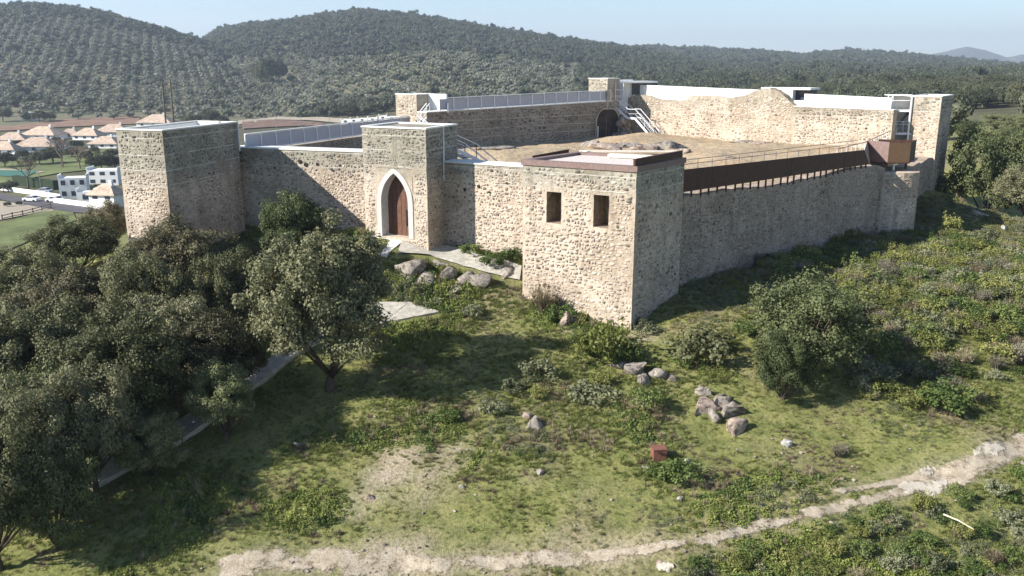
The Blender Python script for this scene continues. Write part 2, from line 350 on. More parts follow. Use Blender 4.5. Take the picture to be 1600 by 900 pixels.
class MB:
    """collects shapes for one mesh"""
    def __init__(s): s.v = []; s.f = []
    def add(s, V, Fc):
        b = len(s.v); s.v += [tuple(x) for x in V]; s.f += [tuple(i + b for i in f) for f in Fc]; return s
    def box(s, c, size, rz=0, ax=None):
        hx, hy, hz = size[0] / 2, size[1] / 2, size[2] / 2; ca, sa = math.cos(rz), math.sin(rz)
        V = [(c[0] + x * ca - y * sa, c[1] + x * sa + y * ca, c[2] + z) for z in (-hz, hz) for x, y in ((-hx, -hy), (hx, -hy), (hx, hy), (-hx, hy))]
        return s.add(V, [(3, 2, 1, 0), (4, 5, 6, 7), (0, 1, 5, 4), (1, 2, 6, 5), (2, 3, 7, 6), (3, 0, 4, 7)])
    def beam(s, a, b, wd, ht, up=(0, 0, 1)):
        a = Vector(a); b = Vector(b); d = (b - a).normalized(); sd = d.cross(Vector(up))
        if sd.length < 1e-3: sd = d.cross(Vector((0, 1, 0)))
        sd.normalize(); u = sd.cross(d); V = []
        for p in (a, b):
            for x, y in ((-1, -1), (1, -1), (1, 1), (-1, 1)): V.append(p + sd * x * wd / 2 + u * y * ht / 2)
        return s.add(V, [(0, 1, 2, 3), (7, 6, 5, 4), (1, 0, 4, 5), (2, 1, 5, 6), (3, 2, 6, 7), (0, 3, 7, 4)])
    def tube(s, path, rad, n=7, cap=True):
        path = [Vector(p) for p in path]; rings = []
        for i, p in enumerate(path):
            d = (path[min(i + 1, len(path) - 1)] - path[max(i - 1, 0)]).normalized()
            sd = d.cross(Vector((.13, .97, .2))).normalized(); u = d.cross(sd); r = rad[i] if isinstance(rad, (list, tuple)) else rad
            rings.append([p + (sd * math.cos(2 * PI * k / n) + u * math.sin(2 * PI * k / n)) * r for k in range(n)])
        V = [q for r in rings for q in r]; Fc = []
        for i in range(len(path) - 1):
            for k in range(n): a = i * n + k; b = i * n + (k + 1) % n; Fc.append((a, b, b + n, a + n))
        if cap: Fc.append(tuple(range((len(path) - 1) * n, len(path) * n))); Fc.append(tuple(reversed(range(n))))
        return s.add(V, Fc)
    def prism(s, pts, z0, z1):
        n = len(pts); V = [(p[0], p[1], z0 if not isinstance(z0, list) else z0[i]) for i, p in enumerate(pts)] + [(p[0], p[1], z1 if not isinstance(z1, list) else z1[i]) for i, p in enumerate(pts)]
        Fc = [(i, (i + 1) % n, n + (i + 1) % n, n + i) for i in range(n)]; Fc += [tuple(range(n, 2 * n)), tuple(reversed(range(n)))]
        return s.add(V, Fc)
    def out(s, name, mat, parent=None, smooth=False, **k): return mk(name, s.v, s.f, mat, parent, smooth, **k)
V2 = lambda p: Vector((p[0], p[1]))
def seg(A, B, t): return V2(A) + (V2(B) - V2(A)) * t
def outn(A, B):
    """right-hand normal of A->B"""
    d = (V2(B) - V2(A)).normalized(); return Vector((d.y, -d.x))
def jit(V, amp=.018):
    V = np.asarray(V, float)
    V[:, 0] += amp * fbm(V[:, 1] * .9 + V[:, 2] * 1.3, V[:, 2] * .9 + 3, 2) * 2
    V[:, 1] += amp * fbm(V[:, 0] * .9 + V[:, 2] * 1.1 + 9, V[:, 2] * .8 + 7, 2) * 2
    return V
def fn(z): return z if callable(z) else (lambda s, z=z: z)
def face_grid(A, B, zb, zt, holes=(), res=.7):
    """vertical masonry face A->B (outside on the right hand), with recessed rectangular holes (s0,s1,z0,z1,depth)"""
    A = V2(A); B = V2(B); L = (B - A).length; D = (B - A) / L; N = outn(A, B); zb = fn(zb); zt = fn(zt)
    S = sorted(set(list(np.linspace(0, L, max(2, int(L / res) + 1))) + [h for q in holes for h in q[:2]]))
    S = [s for i, s in enumerate(S) if i == 0 or s - S[i - 1] > 1e-4]
    nz = 10; base = list(np.linspace(0, 1, nz)); V = []; Fc = []
    zz = sorted(set([q[2] for q in holes] + [q[3] for q in holes]))
    def rows(s):
        b, t = zb(s), zt(s)
        if not zz: return [b + (t - b) * k for k in base]
        ks = [b] + zz + [t]; r = []
        for i in range(len(ks) - 1):
            m = 4
            r += [ks[i] + (ks[i + 1] - ks[i]) * k / m for k in range(m)]
        return r + [t]
    R = [rows(s) for s in S]; nr = len(R[0])
    for i, s in enumerate(S):
        for z in R[i]: p = A + D * s; V.append((p.x, p.y, z))
    for i in range(len(S) - 1):
        sm = (S[i] + S[i + 1]) / 2
        for k in range(nr - 1):
            zm = (R[i][k] + R[i][k + 1] + R[i + 1][k] + R[i + 1][k + 1]) / 4
            if any(q[0] < sm < q[1] and q[2] < zm < q[3] for q in holes): continue
            a = i * nr + k; Fc.append((a, a + nr, a + nr + 1, a + 1))
    for q in holes:
        b = len(V)
        for d in (0, q[4]):
            for s, z in ((q[0], q[2]), (q[1], q[2]), (q[1], q[3]), (q[0], q[3])):
                p = A + D * s - N * d; V.append((p.x, p.y, z))
        for k in range(4): k2 = (k + 1) % 4; Fc.append((b + k, b + k2, b + 4 + k2, b + 4 + k))
        Fc.append((b + 4, b + 5, b + 6, b + 7))
    return V, Fc
def stones_on(A, B, zb, zt, sz=.30, holes=(), seed=0, split=22.6, keep=.985, proud=.018, pal=0, dark=1.0, lifts=True):
    """rubble stones set in a face: returns arrays (ring shapes) as a list of stones"""
    r = np.random.default_rng(seed); A = V2(A); B = V2(B); L = (B - A).length; D = (B - A) / L; N = outn(A, B); zb = fn(zb); zt = fn(zt)
    z = min(zb(0), zb(L)) ; zmax = max(zt(0), zt(L), zt(L / 2)); rowsS = []; since = 0; bands = []
    while z < zmax:
        h = sz * (.42 + .75 * r.random() ** 1.4); s = -r.uniform(0, sz)
        while s < L:
            wd = sz * (.5 + 1.6 * r.random() ** 1.9)
            cs, cz = s + wd / 2, z + h / 2 + r.uniform(-.38, .38) * h
            if cs - wd / 2 > .01 and cs + wd / 2 < L - .01 and r.random() < keep and zb(cs) - .1 < cz - h / 2 and cz + h / 2 < zt(cs) - .03 \
                    and not any(q[0] - .08 < cs + wd / 2 and cs - wd / 2 < q[1] + .08 and q[2] - .06 < cz + h / 2 and cz - h / 2 < q[3] + .06 for q in holes):
                rowsS.append((cs, cz, wd * r.uniform(.78, .96), h * r.uniform(.72, .97)))
            s += wd
        z += h; since += h
        if lifts and z > split - .3 and since > .72:
            cuts = sorted([(q[0] - .05, q[1] + .05) for q in holes if q[2] - .05 < z + .03 < q[3] + .05]); x0 = 0.0
            for c0_, c1_ in cuts + [(L, L)]:
                if c0_ > x0 + .1 and z + .08 < min(zt(x0), zt(c0_)) and z > max(zb(x0), zb(c0_)): bands.append((x0, c0_, z + .01 + r.uniform(-.01, .02)))
                x0 = c1_
            z += .085; since = 0
    if not rowsS: return None
    a = np.array(rowsS); n = len(a); k = 7; pat = np.clip(.5 + 1.5 * fbm(a[:, 0] / 2.6 + seed * 3.1, a[:, 1] / 1.5 + seed, 3), 0, 1); pat2 = fbm(a[:, 0] / 1.2 + seed, a[:, 1] / .6, 2)
    ang = (np.arange(k)[None] + r.uniform(-.36, .36, (n, k))) * 2 * PI / k + r.uniform(0, 6, (n, 1))
    ex = np.cos(ang); ez = np.sin(ang); sup = (np.abs(ex) ** 3.4 + np.abs(ez) ** 3.4) ** (-1 / 3.4)
    rr = sup * r.uniform(.72, 1.08, (n, k)); S = ex * rr * a[:, 2:3] / 2; Z = ez * rr * a[:, 3:4] / 2
    pr = r.uniform(.35, 1.2, n) * proud
    def w3(S_, Z_, d_):
        return np.stack([A.x + D.x * S_ + N.x * d_, A.y + D.y * S_ + N.y * d_, Z_ + 0 * S_], -1)
    c0 = a[:, 0:1]; c1 = a[:, 1:2]
    ring0 = w3(c0 + S, c1 + Z, np.full((n, k), -.05)); ring1 = w3(c0 + S * .9, c1 + Z * .87, pr[:, None] * r.uniform(.7, 1.15, (n, k))); cen = w3(c0 + a[:, 2:3] * r.uniform(-.12, .12, (n, 1)), c1 + a[:, 3:4] * r.uniform(-.12, .12, (n, 1)), (pr * 1.1)[:, None])
    V = np.concatenate([ring0, ring1, cen], 1)
    f = []
    for i in range(k):
        j = (i + 1) % k; f += [(i, j, k + j), (i, k + j, k + i), (k + i, k + j, 2 * k)]
    up = np.clip((a[:, 1] - split + r.normal(0, .5, n) + 1.2 * fbm(a[:, 0] / 3 + 9, a[:, 1] / 2 + seed, 2)) / 1.1 + .3, 0, 1)
    P0 = np.array([[.47, .385, .30], [.37, .295, .235], [.53, .44, .345], [.45, .335, .255], [.25, .205, .17], [.50, .43, .35], [.55, .46, .36], [.42, .35, .28]])
    P1 = np.array([[.22, .21, .17], [.175, .165, .14], [.30, .28, .23], [.13, .125, .105], [.21, .21, .165], [.28, .25, .205], [.19, .185, .15], [.25, .225, .185]])
    if pal == 1: P0 = P0 * [1.15, 1.12, 1.08]; P1 = P0 * .85
    c = P0[r.integers(0, 8, n)] * (1 - up[:, None]) + P1[r.integers(0, 8, n)] * up[:, None]
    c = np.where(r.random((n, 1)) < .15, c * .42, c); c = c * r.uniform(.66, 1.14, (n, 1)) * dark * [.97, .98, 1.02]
    base_ = np.array([.50, .42, .34]) * (1 - up[:, None]) + np.array([.29, .27, .225]) * up[:, None]; c = c + (base_ - c) * (pat * .30)[:, None]; c = c * (1 + .35 * pat2[:, None])
    bq = []
    for x0, x1, zz_ in bands:
        nseg = max(2, int((x1 - x0) / .5)); prev = None
        for i in range(nseg + 1):
            x = x0 + (x1 - x0) * i / nseg; wv = .018 * float(vnoise(x * 2.1 + seed, zz_ * 3)); cur = [(A.x + D.x * x + N.x * d, A.y + D.y * x + N.y * d, zz_ + wv + h_) for d, h_ in ((-.03, 0), (.012, .006), (.012, .04), (-.03, .046))]
            if prev and r.random() < .85: bq.append(prev + cur)
            prev = cur
    return dict(V=V, f=np.array(f), c=c, size=a[:, 2] * a[:, 3], bands=bq)
def build_stones(parent, lists, indiv=0, name='stones'):
    lists = [l for l in lists if l is not None]
    V = np.concatenate([l['V'] for l in lists]); c = np.concatenate([l['c'] for l in lists]); sz = np.concatenate([l['size'] for l in lists]); f = lists[0]['f']
    bm_ = MB()
    for l in lists:
        for q in l['bands']: bm_.add(q, [(0, 4, 5, 1), (1, 5, 6, 2), (2, 6, 7, 3)])
    if bm_.v: tag(bm_.out('mortar_courses', M['band'], parent), kind='stuff')
    order = np.argsort(-sz); big = order[:indiv]; rest = order[indiv:]; kv = V.shape[1]
    for i in big: mk('stone', V[i], f.copy(), M['stone'], parent, col=c[i])
    if len(rest):
        Vr = V[rest].reshape(-1, 3); Fr = (f[None] + (np.arange(len(rest)) * kv)[:, None, None]).reshape(-1, 3)
        o = mk(name, Vr, Fr, M['stone'], parent, col=np.repeat(c[rest], kv, 0)); tag(o, kind='stuff')
def tower(name, label, pts, zb, zt, parent_loc_=None, holes=None, mat='mortar', faces=None, sz=.30, seed=1, indiv=0, split=22.6, cat='tower', pal=0, top=True, keep=.95):
    """pts counter-clockwise seen from above, so that the outside is on the right of each edge"""
    cx = sum(p[0] for p in pts) / len(pts); cy = sum(p[1] for p in pts) / len(pts)
    t = thing(name, label, cat, (cx, cy, zb)); holes = holes or {}; m = MB(); st = []
    for i in range(len(pts)):
        A, B = pts[i], pts[(i + 1) % len(pts)]
        V, Fc = face_grid(A, B, zb, zt, holes.get(i, ())); m.add(jit(V), Fc)
        if faces is None or i in faces: st.append(stones_on(A, B, zb + .3, zt, sz, holes.get(i, ()), seed * 10 + i, split, pal=pal, keep=keep))
    if top: m.add([(p[0], p[1], zt - .01) for p in pts], [tuple(range(len(pts)))])
    m.out('masonry', M[mat], t); build_stones(t, st, indiv)
    return t
def long_wall(name, label, A, B, thick, zb, zt, sides=(1, 1), mat='mortar', sz=.225, seed=1, split=22.6, holes=(), pal=0, keep=.95, coping=None, lifts=True, indiv=0, dark=1.0):
    """wall whose right-hand face runs A->B; thick goes to the left"""
    A = V2(A); B = V2(B); L = (B - A).length; N = outn(A, B); zb = fn(zb); zt = fn(zt)
    t = thing(name, label, 'wall', (*seg(A, B, .5), zb(L / 2))); m = MB(); st = []
    A2, B2 = A - N * thick, B - N * thick
    V, Fc = face_grid(A, B, zb, zt, holes); m.add(jit(V), Fc)
    V, Fc = face_grid(B2, A2, lambda s: zb(L - s), lambda s: zt(L - s)); m.add(jit(V), Fc)
    n = max(2, int(L / .5)); TV = []
    for i in range(n + 1):
        s = L * i / n; p = A + (B - A) * i / n; q = p - N * thick; TV += [(p.x, p.y, zt(s) - .012), (q.x, q.y, zt(s) - .012)]
    m.add(TV, [(2 * i, 2 * i + 2, 2 * i + 3, 2 * i + 1) for i in range(n)])
    for p, q, s in ((A2, A, 0), (B, B2, L)): m.add([(p.x, p.y, zb(s)), (q.x, q.y, zb(s)), (q.x, q.y, zt(s)), (p.x, p.y, zt(s))], [(0, 1, 2, 3)])
    m.out('masonry', M[mat], t)
    if sides[0]: st.append(stones_on(A, B, lambda s: zb(s) + .3, zt, sz, holes, seed * 7, split, pal=pal, keep=keep, lifts=lifts, dark=dark))
    if sides[1]: st.append(stones_on(B2, A2, lambda s: zb(L - s) + .3, lambda s: zt(L - s), sz, (), seed * 7 + 1, split, pal=pal, keep=keep, lifts=lifts, dark=dark))
    if st: build_stones(t, st, indiv)
    if coping:
        c = MB(); o = .05
        for i in range(n):
            a = A + (B - A) * (i / n); b = A + (B - A) * ((i + 1) / n)
            q = [a + N * o, b + N * o, b - N * (thick + o), a - N * (thick + o)]
            z0, z1 = zt(L * i / n), zt(L * (i + 1) / n)
            c.add([(*q[0], z0), (*q[1], z1), (*q[2], z1), (*q[3], z0), (*q[0], z0 + coping), (*q[1], z1 + coping), (*q[2], z1 + coping), (*q[3], z0 + coping)],
                  [(0, 1, 5, 4), (4, 5, 6, 7), (2, 3, 7, 6)] + ([(3, 0, 4, 7)] if i == 0 else []) + ([(1, 2, 6, 5)] if i == n - 1 else []))
        c.out('coping', M['coping'], t)
    return t
# ================================================================== TERRAIN
DIRT = [(625, 715, .9, .9), (600, 745, 1.0, .95), (575, 775, .9, .7), (560, 800, .8, .6), (655, 745, .8, .7), (650, 780, 1.0, .6), (712, 705, .7, .8), (700, 730, .6, .7), (735, 685, .5, .5), (690, 770, .9, .4), (820, 745, .9, .3), (930, 770, 1.0, .4), (1090, 745, .8, .3),
        (430, 885, 1.3, .7), (500, 880, 1.4, .7), (620, 872, 1.6, .9), (700, 880, 1.5, .7), (790, 882, 1.5, .7), (880, 858, 1.2, .8), (960, 862, 1.2, .8), (930, 850, 1.0, .7), (1020, 845, 1.1, .5), (1160, 830, 1.0, .4), (1240, 800, 1.0, .4), (890, 520, .8, .7), (1000, 525, .9, .8),
        (860, 835, .9, .4), (350, 885, 1.2, .5), (1230, 710, .9, .4), (1180, 700, 1.0, .35), (700, 830, 1.2, .35), (1450, 480, 2, .3), (1350, 775, 1.0, .4), (1480, 735, 1.2, .5), (1570, 700, 1.4, .6)]
_dp = hits([(a, b) for a, b, _, _ in DIRT]); DBL = [(p.x, p.y, r, s) for p, (_, _, r, s) in zip(_dp, DIRT)]
for (x0, y0), (x1, y1) in [((700, 885), (960, 868)), ((960, 868), (1130, 838)), ((1130, 838), (1380, 777)), ((1380, 777), (1600, 692)), ((340, 893), (700, 884)), ((1300, 771), (1500, 722))]:
    for p in hits([(x0 + (x1 - x0) * k / 9, y0 + (y1 - y0) * k / 9) for k in range(10)]): DBL.append((p.x, p.y, .75, .5))
def dirt_at(X, Y):
    d = np.zeros_like(X)
    for x, y, r, s in DBL: d = np.maximum(d, s * np.exp(-(((X - x) / (r * 1.3)) ** 2 + ((Y - y) / r) ** 2) ** 1.2))
    return np.clip(d + .5 * d * fbm(X / 1.1, Y / 1.1, 3), 0, 1)
Yr = np.concatenate([np.arange(-60, 20, 3.0), np.arange(20, 78, .35), np.arange(78, 130, 1.0), 130 * np.exp(np.arange(0, math.log(9000 / 130), .018)), [9500.]])
Tc = np.linspace(-1.1, 1.1, 561)
YY, TT = np.meshgrid(Yr, Tc, indexing='ij'); XX = TT * (YY + 120)
ZZ = H(XX.ravel(), YY.ravel()).reshape(XX.shape)
nr_, nc_ = XX.shape; idx = np.arange(nr_ * nc_).reshape(nr_, nc_)
Q = np.stack([idx[:-1, :-1], idx[:-1, 1:], idx[1:, 1:], idx[1:, :-1]], -1).reshape(-1, 4)
g = mk('ground', np.stack([XX, YY, ZZ], -1).reshape(-1, 3), Q, M['ground'], smooth=True); tag(g, kind='structure')
def grove_mask(X, Y):
    p, q = proj(X, Y, H(X, Y, False)); n = fbm(X / 90, Y / 90, 2) * 60
    return (((Y > 560) & (Y < 930) & (p > 440 + n) & (p < 900 + n)) | ((Y > 480) & (Y < 760) & (p < 470 + n))).astype(float)
a_ = g.data.attributes.new('grove', 'FLOAT', 'POINT'); gm = grove_mask(XX.ravel(), YY.ravel()) * (YY.ravel() > 300); a_.data.foreach_set('value', gm)
a_ = g.data.attributes.new('dirt', 'FLOAT', 'POINT'); a_.data.foreach_set('value', dirt_at(XX.ravel(), YY.ravel()))

def drape(name, left, right, mat, off=.03, nu=200, nv=8, ragged=0, kind='structure', edge=None, pxspace=True):
    """sheet laid on the ground between two lines given as points"""
    if pxspace: left = hits(left); right = hits(right)
    def resamp(pl, n):
        pl = np.array([(p[0], p[1]) for p in pl]); d = np.concatenate([[0], np.cumsum(np.linalg.norm(np.diff(pl, axis=0), axis=1))]); s = np.linspace(0, d[-1], n)
        return np.stack([np.interp(s, d, pl[:, 0]), np.interp(s, d, pl[:, 1])], -1)
    l, r = resamp(left, nu), resamp(right, nu); u = np.arange(nu)
    if ragged:
        wn = r - l; k1 = .55 + fbm(u * 9.0 / nu, u * 0 + 3.3, 3) * ragged; k2 = .55 + fbm(u * 9.0 / nu, u * 0 + 8.1, 3) * ragged
        l = l - wn * k1[:, None]; r = r + wn * k2[:, None]
    v = np.linspace(0, 1, nv + 1); X = l[:, None, 0] * (1 - v) + r[:, None, 0] * v; Y = l[:, None, 1] * (1 - v) + r[:, None, 1] * v
    Z = H(X.ravel(), Y.ravel()).reshape(X.shape) + off
    if ragged: Z[:, 0] -= off * 2.5; Z[:, -1] -= off * 2.5
    I = np.arange(X.size).reshape(X.shape)
    q = np.stack([I[:-1, :-1], I[:-1, 1:], I[1:, 1:], I[1:, :-1]], -1).reshape(-1, 4)
    p0, p1, p2 = (np.array([X.ravel()[k], Y.ravel()[k]]) for k in q[0][:3]); cr = (p1 - p0)[0] * (p2 - p1)[1] - (p1 - p0)[1] * (p2 - p1)[0]
    if cr < 0: q = q[:, ::-1].copy()
    o = mk(name, np.stack([X, Y, Z], -1).reshape(-1, 3), q, mat, smooth=True); tag(o, kind=kind)
    if ragged:
        e = np.minimum(1, np.minimum(v, 1 - v) * 3.2)[None] * np.minimum(1, np.minimum(u, nu - 1 - u) / (nu * .04))[:, None]
        at = o.data.attributes.new('edge', 'FLOAT', 'POINT'); at.data.foreach_set('value', e.ravel().astype(float))
    return o
# wheel tracks of the dirt track and the pale rock showing through at its upper end
TRK = []
def track(l, r, mat='track', nm='dirt_track', rg=.3, off=.05):
    TRK.append((hits(l), hits(r))); return drape(nm, l, r, M[mat], off, 260, 6, rg)
track([(700, 875), (850, 866), (960, 862), (1060, 848), (1130, 832), (1200, 812), (1290, 792), (1380, 772), (1430, 757), (1500, 735), (1620, 665), (1760, 600), (1900, 545)],
      [(700, 895), (850, 884), (960, 874), (1060, 858), (1130, 846), (1200, 826), (1290, 804), (1380, 782), (1440, 770), (1510, 752), (1620, 705), (1760, 636), (1900, 575)])
track([(1295, 769), (1350, 761), (1400, 751), (1440, 738), (1490, 722), (1520, 714)], [(1300, 773), (1355, 766), (1410, 758), (1450, 748), (1500, 732), (1545, 722)], rg=.5)
track([(330, 884), (430, 866), (540, 862), (640, 868), (710, 876)], [(340, 905), (440, 893), (540, 892), (640, 894), (710, 896)], rg=.6, off=.03)
track([(1460, 737), (1500, 722), (1560, 702), (1620, 678)], [(1462, 748), (1500, 744), (1560, 726), (1620, 700)], rg=.35, off=.06)
for pl, pr in (([(1400, 762), (1425, 756), (1450, 757), (1480, 750)], [(1404, 768), (1425, 771), (1455, 771), (1482, 764)]), ([(1517, 706), (1535, 697), (1570, 696)], [(1518, 713), (1540, 716), (1572, 706)]),
               ([(1436, 737), (1450, 733), (1458, 735)], [(1438, 742), (1450, 745), (1458, 742)]), ([(1025, 886), (1040, 882), (1052, 884)], [(1027, 890), (1040, 892), (1054, 889)])):
    drape('pale_rock_ground', pl, pr, M['track_pale'], .09, 40, 5, .5)
# ================================================================== VALLEY LEFT: road, lawns, fields
drape('village_road', [(-60, 300), (0, 303), (60, 313), (110, 321), (150, 326), (200, 328)], [(-60, 322), (0, 313), (60, 325), (110, 333), (160, 336), (200, 334)], M['asphalt'], .25, 80, 6)
drape('parking_ground', [(-60, 327), (0, 315), (50, 322), (80, 326)], [(-60, 350), (0, 345), (45, 336), (84, 330)], M['sand'], .22, 40, 6)
drape('lawn', [(-60, 362), (0, 352), (50, 335), (90, 328), (112, 328)], [(-60, 420), (0, 400), (60, 372), (100, 352), (120, 345)], M['lawn'], .2, 60, 8)
drape('lawn', [(-40, 252), (0, 250), (90, 247), (175, 232)], [(-40, 292), (0, 288), (90, 272), (178, 262)], M['lawn'], .3, 60, 10)
drape('ploughed_field', [(-40, 199), (20, 198), (90, 188), (215, 182)], [(-40, 207), (20, 205), (90, 200), (225, 194)], M['plough'], .5, 60, 8)
drape('earth_bank', [(378, 192), (420, 188), (470, 190), (505, 194)], [(378, 203), (420, 200), (470, 198), (505, 198)], M['bank'], .6, 60, 8)
drape('sand_court', [(372, 190), (420, 183), (500, 184), (620, 190)], [(372, 196), (430, 188), (480, 189), (620, 197)], M['sand'], .6, 60, 8)
drape('green_court', [(-30, 268), (0, 268), (60, 269)], [(-30, 276), (0, 277), (40, 279)], M['court'], .5, 20, 4)
drape('court_kerb', [(-30, 264), (0, 265), (72, 270)], [(-30, 268), (0, 268), (62, 272)], M['sand'], .45, 20, 4)
# ================================================================== COURTYARD
def in_poly(X, Y, poly):
    ins = np.zeros(X.shape, bool); n = len(poly)
    for i in range(n):
        x1, y1 = poly[i]; x2, y2 = poly[(i + 1) % n]
        c = ((y1 > Y) != (y2 > Y)) & (X < (x2 - x1) * (Y - y1) / (y2 - y1 + 1e-9) + x1); ins ^= c
    return ins
CY = [(-18.9, 60.6), (-8.6, 57.6), (-5, 56), (2.2, 52.2), (9.6, 51.6), (29.6, 71.8), (37, 84.5), (29, 90.6), (13, 102.6), (11, 100), (-8.3, 83), (-10.4, 84.5)]
MND = [(-2, 76, 5, 1.0), (6, 80, 6, .7), (5.5, 64, 4, .8), (14, 93, 5, 1.0), (12, 88, 3, .6), (-6, 66, 3, .6), (18, 78, 6, .5), (8, 70, 3, .6), (24, 86, 5, .5), (10.5, 66, 2.5, .9), (1.5, 83, 3, -.5)]
def court_h(X, Y):
    z = 22.3 + .35 * sstep(60, 75, Y) - 1.2 * (1 - sstep(54, 62, Y - .35 * X))
    for x, y, r, a in MND: z = z + a * .8 * np.exp(-((X - x) ** 2 + (Y - y) ** 2) / r ** 2)
    return z + .30 * fbm(X / 3.5, Y / 3.5, 4) + .10 * fbm(X / .8, Y / .8, 2)
gx, gy = np.meshgrid(np.arange(-20, 38, .4), np.arange(51, 104, .4), indexing='ij')
ok = in_poly(gx, gy, CY); I = np.arange(gx.size).reshape(gx.shape)
cell = ok[:-1, :-1] & ok[1:, :-1] & ok[1:, 1:] & ok[:-1, 1:]
q = np.stack([I[:-1, :-1][cell], I[1:, :-1][cell], I[1:, 1:][cell], I[:-1, 1:][cell]], -1)
used, inv = np.unique(q, return_inverse=True)
o = mk('courtyard_ground', np.stack([gx.ravel()[used], gy.ravel()[used], court_h(gx.ravel()[used], gy.ravel()[used])], -1), inv.reshape(q.shape), M['courtyard'], smooth=True); tag(o, kind='structure')
# ================================================================== CASTLE
def inset(pts, d):
    n = len(pts); r = []
    for i in range(n):
        a, b, c = V2(pts[i - 1]), V2(pts[i]), V2(pts[(i + 1) % n]); n1, n2 = outn(a, b), outn(b, c)
        k = n1 + n2; k = k / k.dot(n1) if abs(k.dot(n1)) > 1e-6 else n1; r.append(b - k * d)
    return r
def ring(name, t, pts, z0, z1, o, i, mat, inner_drop=None, deck=None, inner_mat=None):
    A, B = inset(pts, -o), inset(pts, i); n = len(pts); m = MB()
    V = [(*p, z0) for p in A] + [(*p, z1) for p in A] + [(*p, z1) for p in B] + [(*p, z0) for p in B]
    Fc = []
    for k in range(n): j = (k + 1) % n; Fc += [(k, j, n + j, n + k), (n + k, n + j, 2 * n + j, 2 * n + k), (2 * n + k, 2 * n + j, 3 * n + j, 3 * n + k), (3 * n + k, 3 * n + j, j, k)]
    m.add(V, Fc).out(name, M[mat], t)
    if inner_drop:
        w_ = MB(); B2 = inset(pts, i + .06)
        w_.add([(*p, z0 - inner_drop) for p in B2] + [(*p, z0 - .01) for p in B2], [(j, k, n + k, n + j) for k, j in ((k, (k + 1) % n) for k in range(n))])
        w_.out('inner_parapet', M[inner_mat or 'white'], t)
        MB().add([(*p, z0 - inner_drop) for p in B2], [tuple(range(n))]).out('roof_deck', M[deck or 'concrete'], t)
def s_on(A, B, px, py=330):
    A = V2(A); B = V2(B); k = ray(px, py)[0] / ray(px, py)[1]; d = (B - A); t = (k * A.y - A.x) / (d.x - k * d.y); return t * d.length
def pz(A, B, px, py):
    s = s_on(A, B, px, py); p = V2(A) + (V2(B) - V2(A)).normalized() * s; return P(px, py, p.y).z
# ---- near tower with two windows
NFp = P(995, 260, 45); ZN = NFp.z; NLp = G(817, 249, ZN); NRp = G(1070, 246, ZN); NBp = NLp + (NRp - NFp)
NP = [V2(NLp), V2(NFp), V2(NRp), V2(NBp)]; zst = ZN - .30
hl = []
for x0, x1, y0, y1 in ((854, 877, 300, 349), (928, 952, 305, 356)):
    hl.append((s_on(NP[0], NP[1], x0, y0), s_on(NP[0], NP[1], x1, y0), pz(NP[0], NP[1], (x0 + x1) / 2, y1), pz(NP[0], NP[1], (x0 + x1) / 2, y0), 1.5))
NT_ = tower('corner_tower', 'square rubble stone tower with two window openings and a rusty steel coping', NP, 14.5, zst, holes={0: hl}, faces=(0, 1, 3), sz=.25, seed=1, indiv=300, split=23.9, top=False)
ring('steel_coping', NT_, NP, zst, ZN, .07, .35, 'corten_pale')
inn = inset(NP, .30); MB().add([(*p, ZN - .16) for p in inn], [(0, 1, 2, 3)]).out('roof_deck', simple('pinkish_roof_gravel', (.56, .49, .45), .9, .25, 6, 0, .02), NT_)
a, b = seg(NP[1], NP[2], -.01), seg(NP[1], NP[2], .97); n_o = outn(NP[1], NP[2])
m = MB(); m.beam((*(a - n_o * .12), ZN + .17), (*(b - n_o * .12), ZN + .20), .12, .34); m.beam((*(a - n_o * .12), ZN + .36), (*(b - n_o * .12), ZN + .39), .2, .03); m.out('raised_parapet', M['corten'], NT_)
a, b = seg(NP[3], NP[2], .30), seg(NP[3], NP[2], .98)
m = MB(); m.prism([a - (a - NP[1]).normalized() * .4, b, b + (NP[1] - b) * .12, a + (NP[0] - a) * .05 + (NP[1] - a) * .14], ZN - .12, ZN + .04); m.out('white_roof_slab', M['slabwhite'], NT_)
for q in hl:   # darker brown skin painting the shade inside the two openings
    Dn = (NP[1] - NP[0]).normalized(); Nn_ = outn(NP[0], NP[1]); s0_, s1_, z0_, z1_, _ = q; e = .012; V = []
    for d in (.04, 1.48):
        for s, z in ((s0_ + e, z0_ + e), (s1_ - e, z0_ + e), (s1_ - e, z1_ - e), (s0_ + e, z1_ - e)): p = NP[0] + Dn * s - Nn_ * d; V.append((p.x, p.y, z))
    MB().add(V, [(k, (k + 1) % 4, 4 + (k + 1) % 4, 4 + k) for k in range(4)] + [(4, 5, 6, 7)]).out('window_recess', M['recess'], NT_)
# ---- gate tower
FL, FR = Vector((-9.43, 55)), Vector((-5.2, 52.75)); bk = Vector((.35, .937)); GP = [FL, FR, FR + bk * 4.6, FL + bk * 4.6]; ZG = 26.55
sd = lambda px: s_on(FL, FR, px, 340)
dz0 = pz(FL, FR, 620, 366); so0, so1, si0, si1 = sd(590.5), sd(646), sd(597), sd(638.5); zap = pz(FL, FR, 619, 271); zapo = pz(FL, FR, 619, 263.5); spz = dz0 + (zap - dz0) * .52
hg = (so0, so1, dz0 - .2, zapo + .02, 1.0)
GT = tower('gate_tower', 'tall stone gate tower with pointed arch and brown wooden door', GP, 17.2, ZG, holes={0: [(*hg,)]}, faces=(0, 1, 3), sz=.22, seed=2, split=22.6)
ring('coping', GT, GP, ZG, ZG + .09, .05, .3, 'coping')
Dg = (FR - FL).normalized(); Ng = outn(FL, FR)
def gp(s, z, d=0): p = FL + Dg * s + Ng * d; return (p.x, p.y, z)
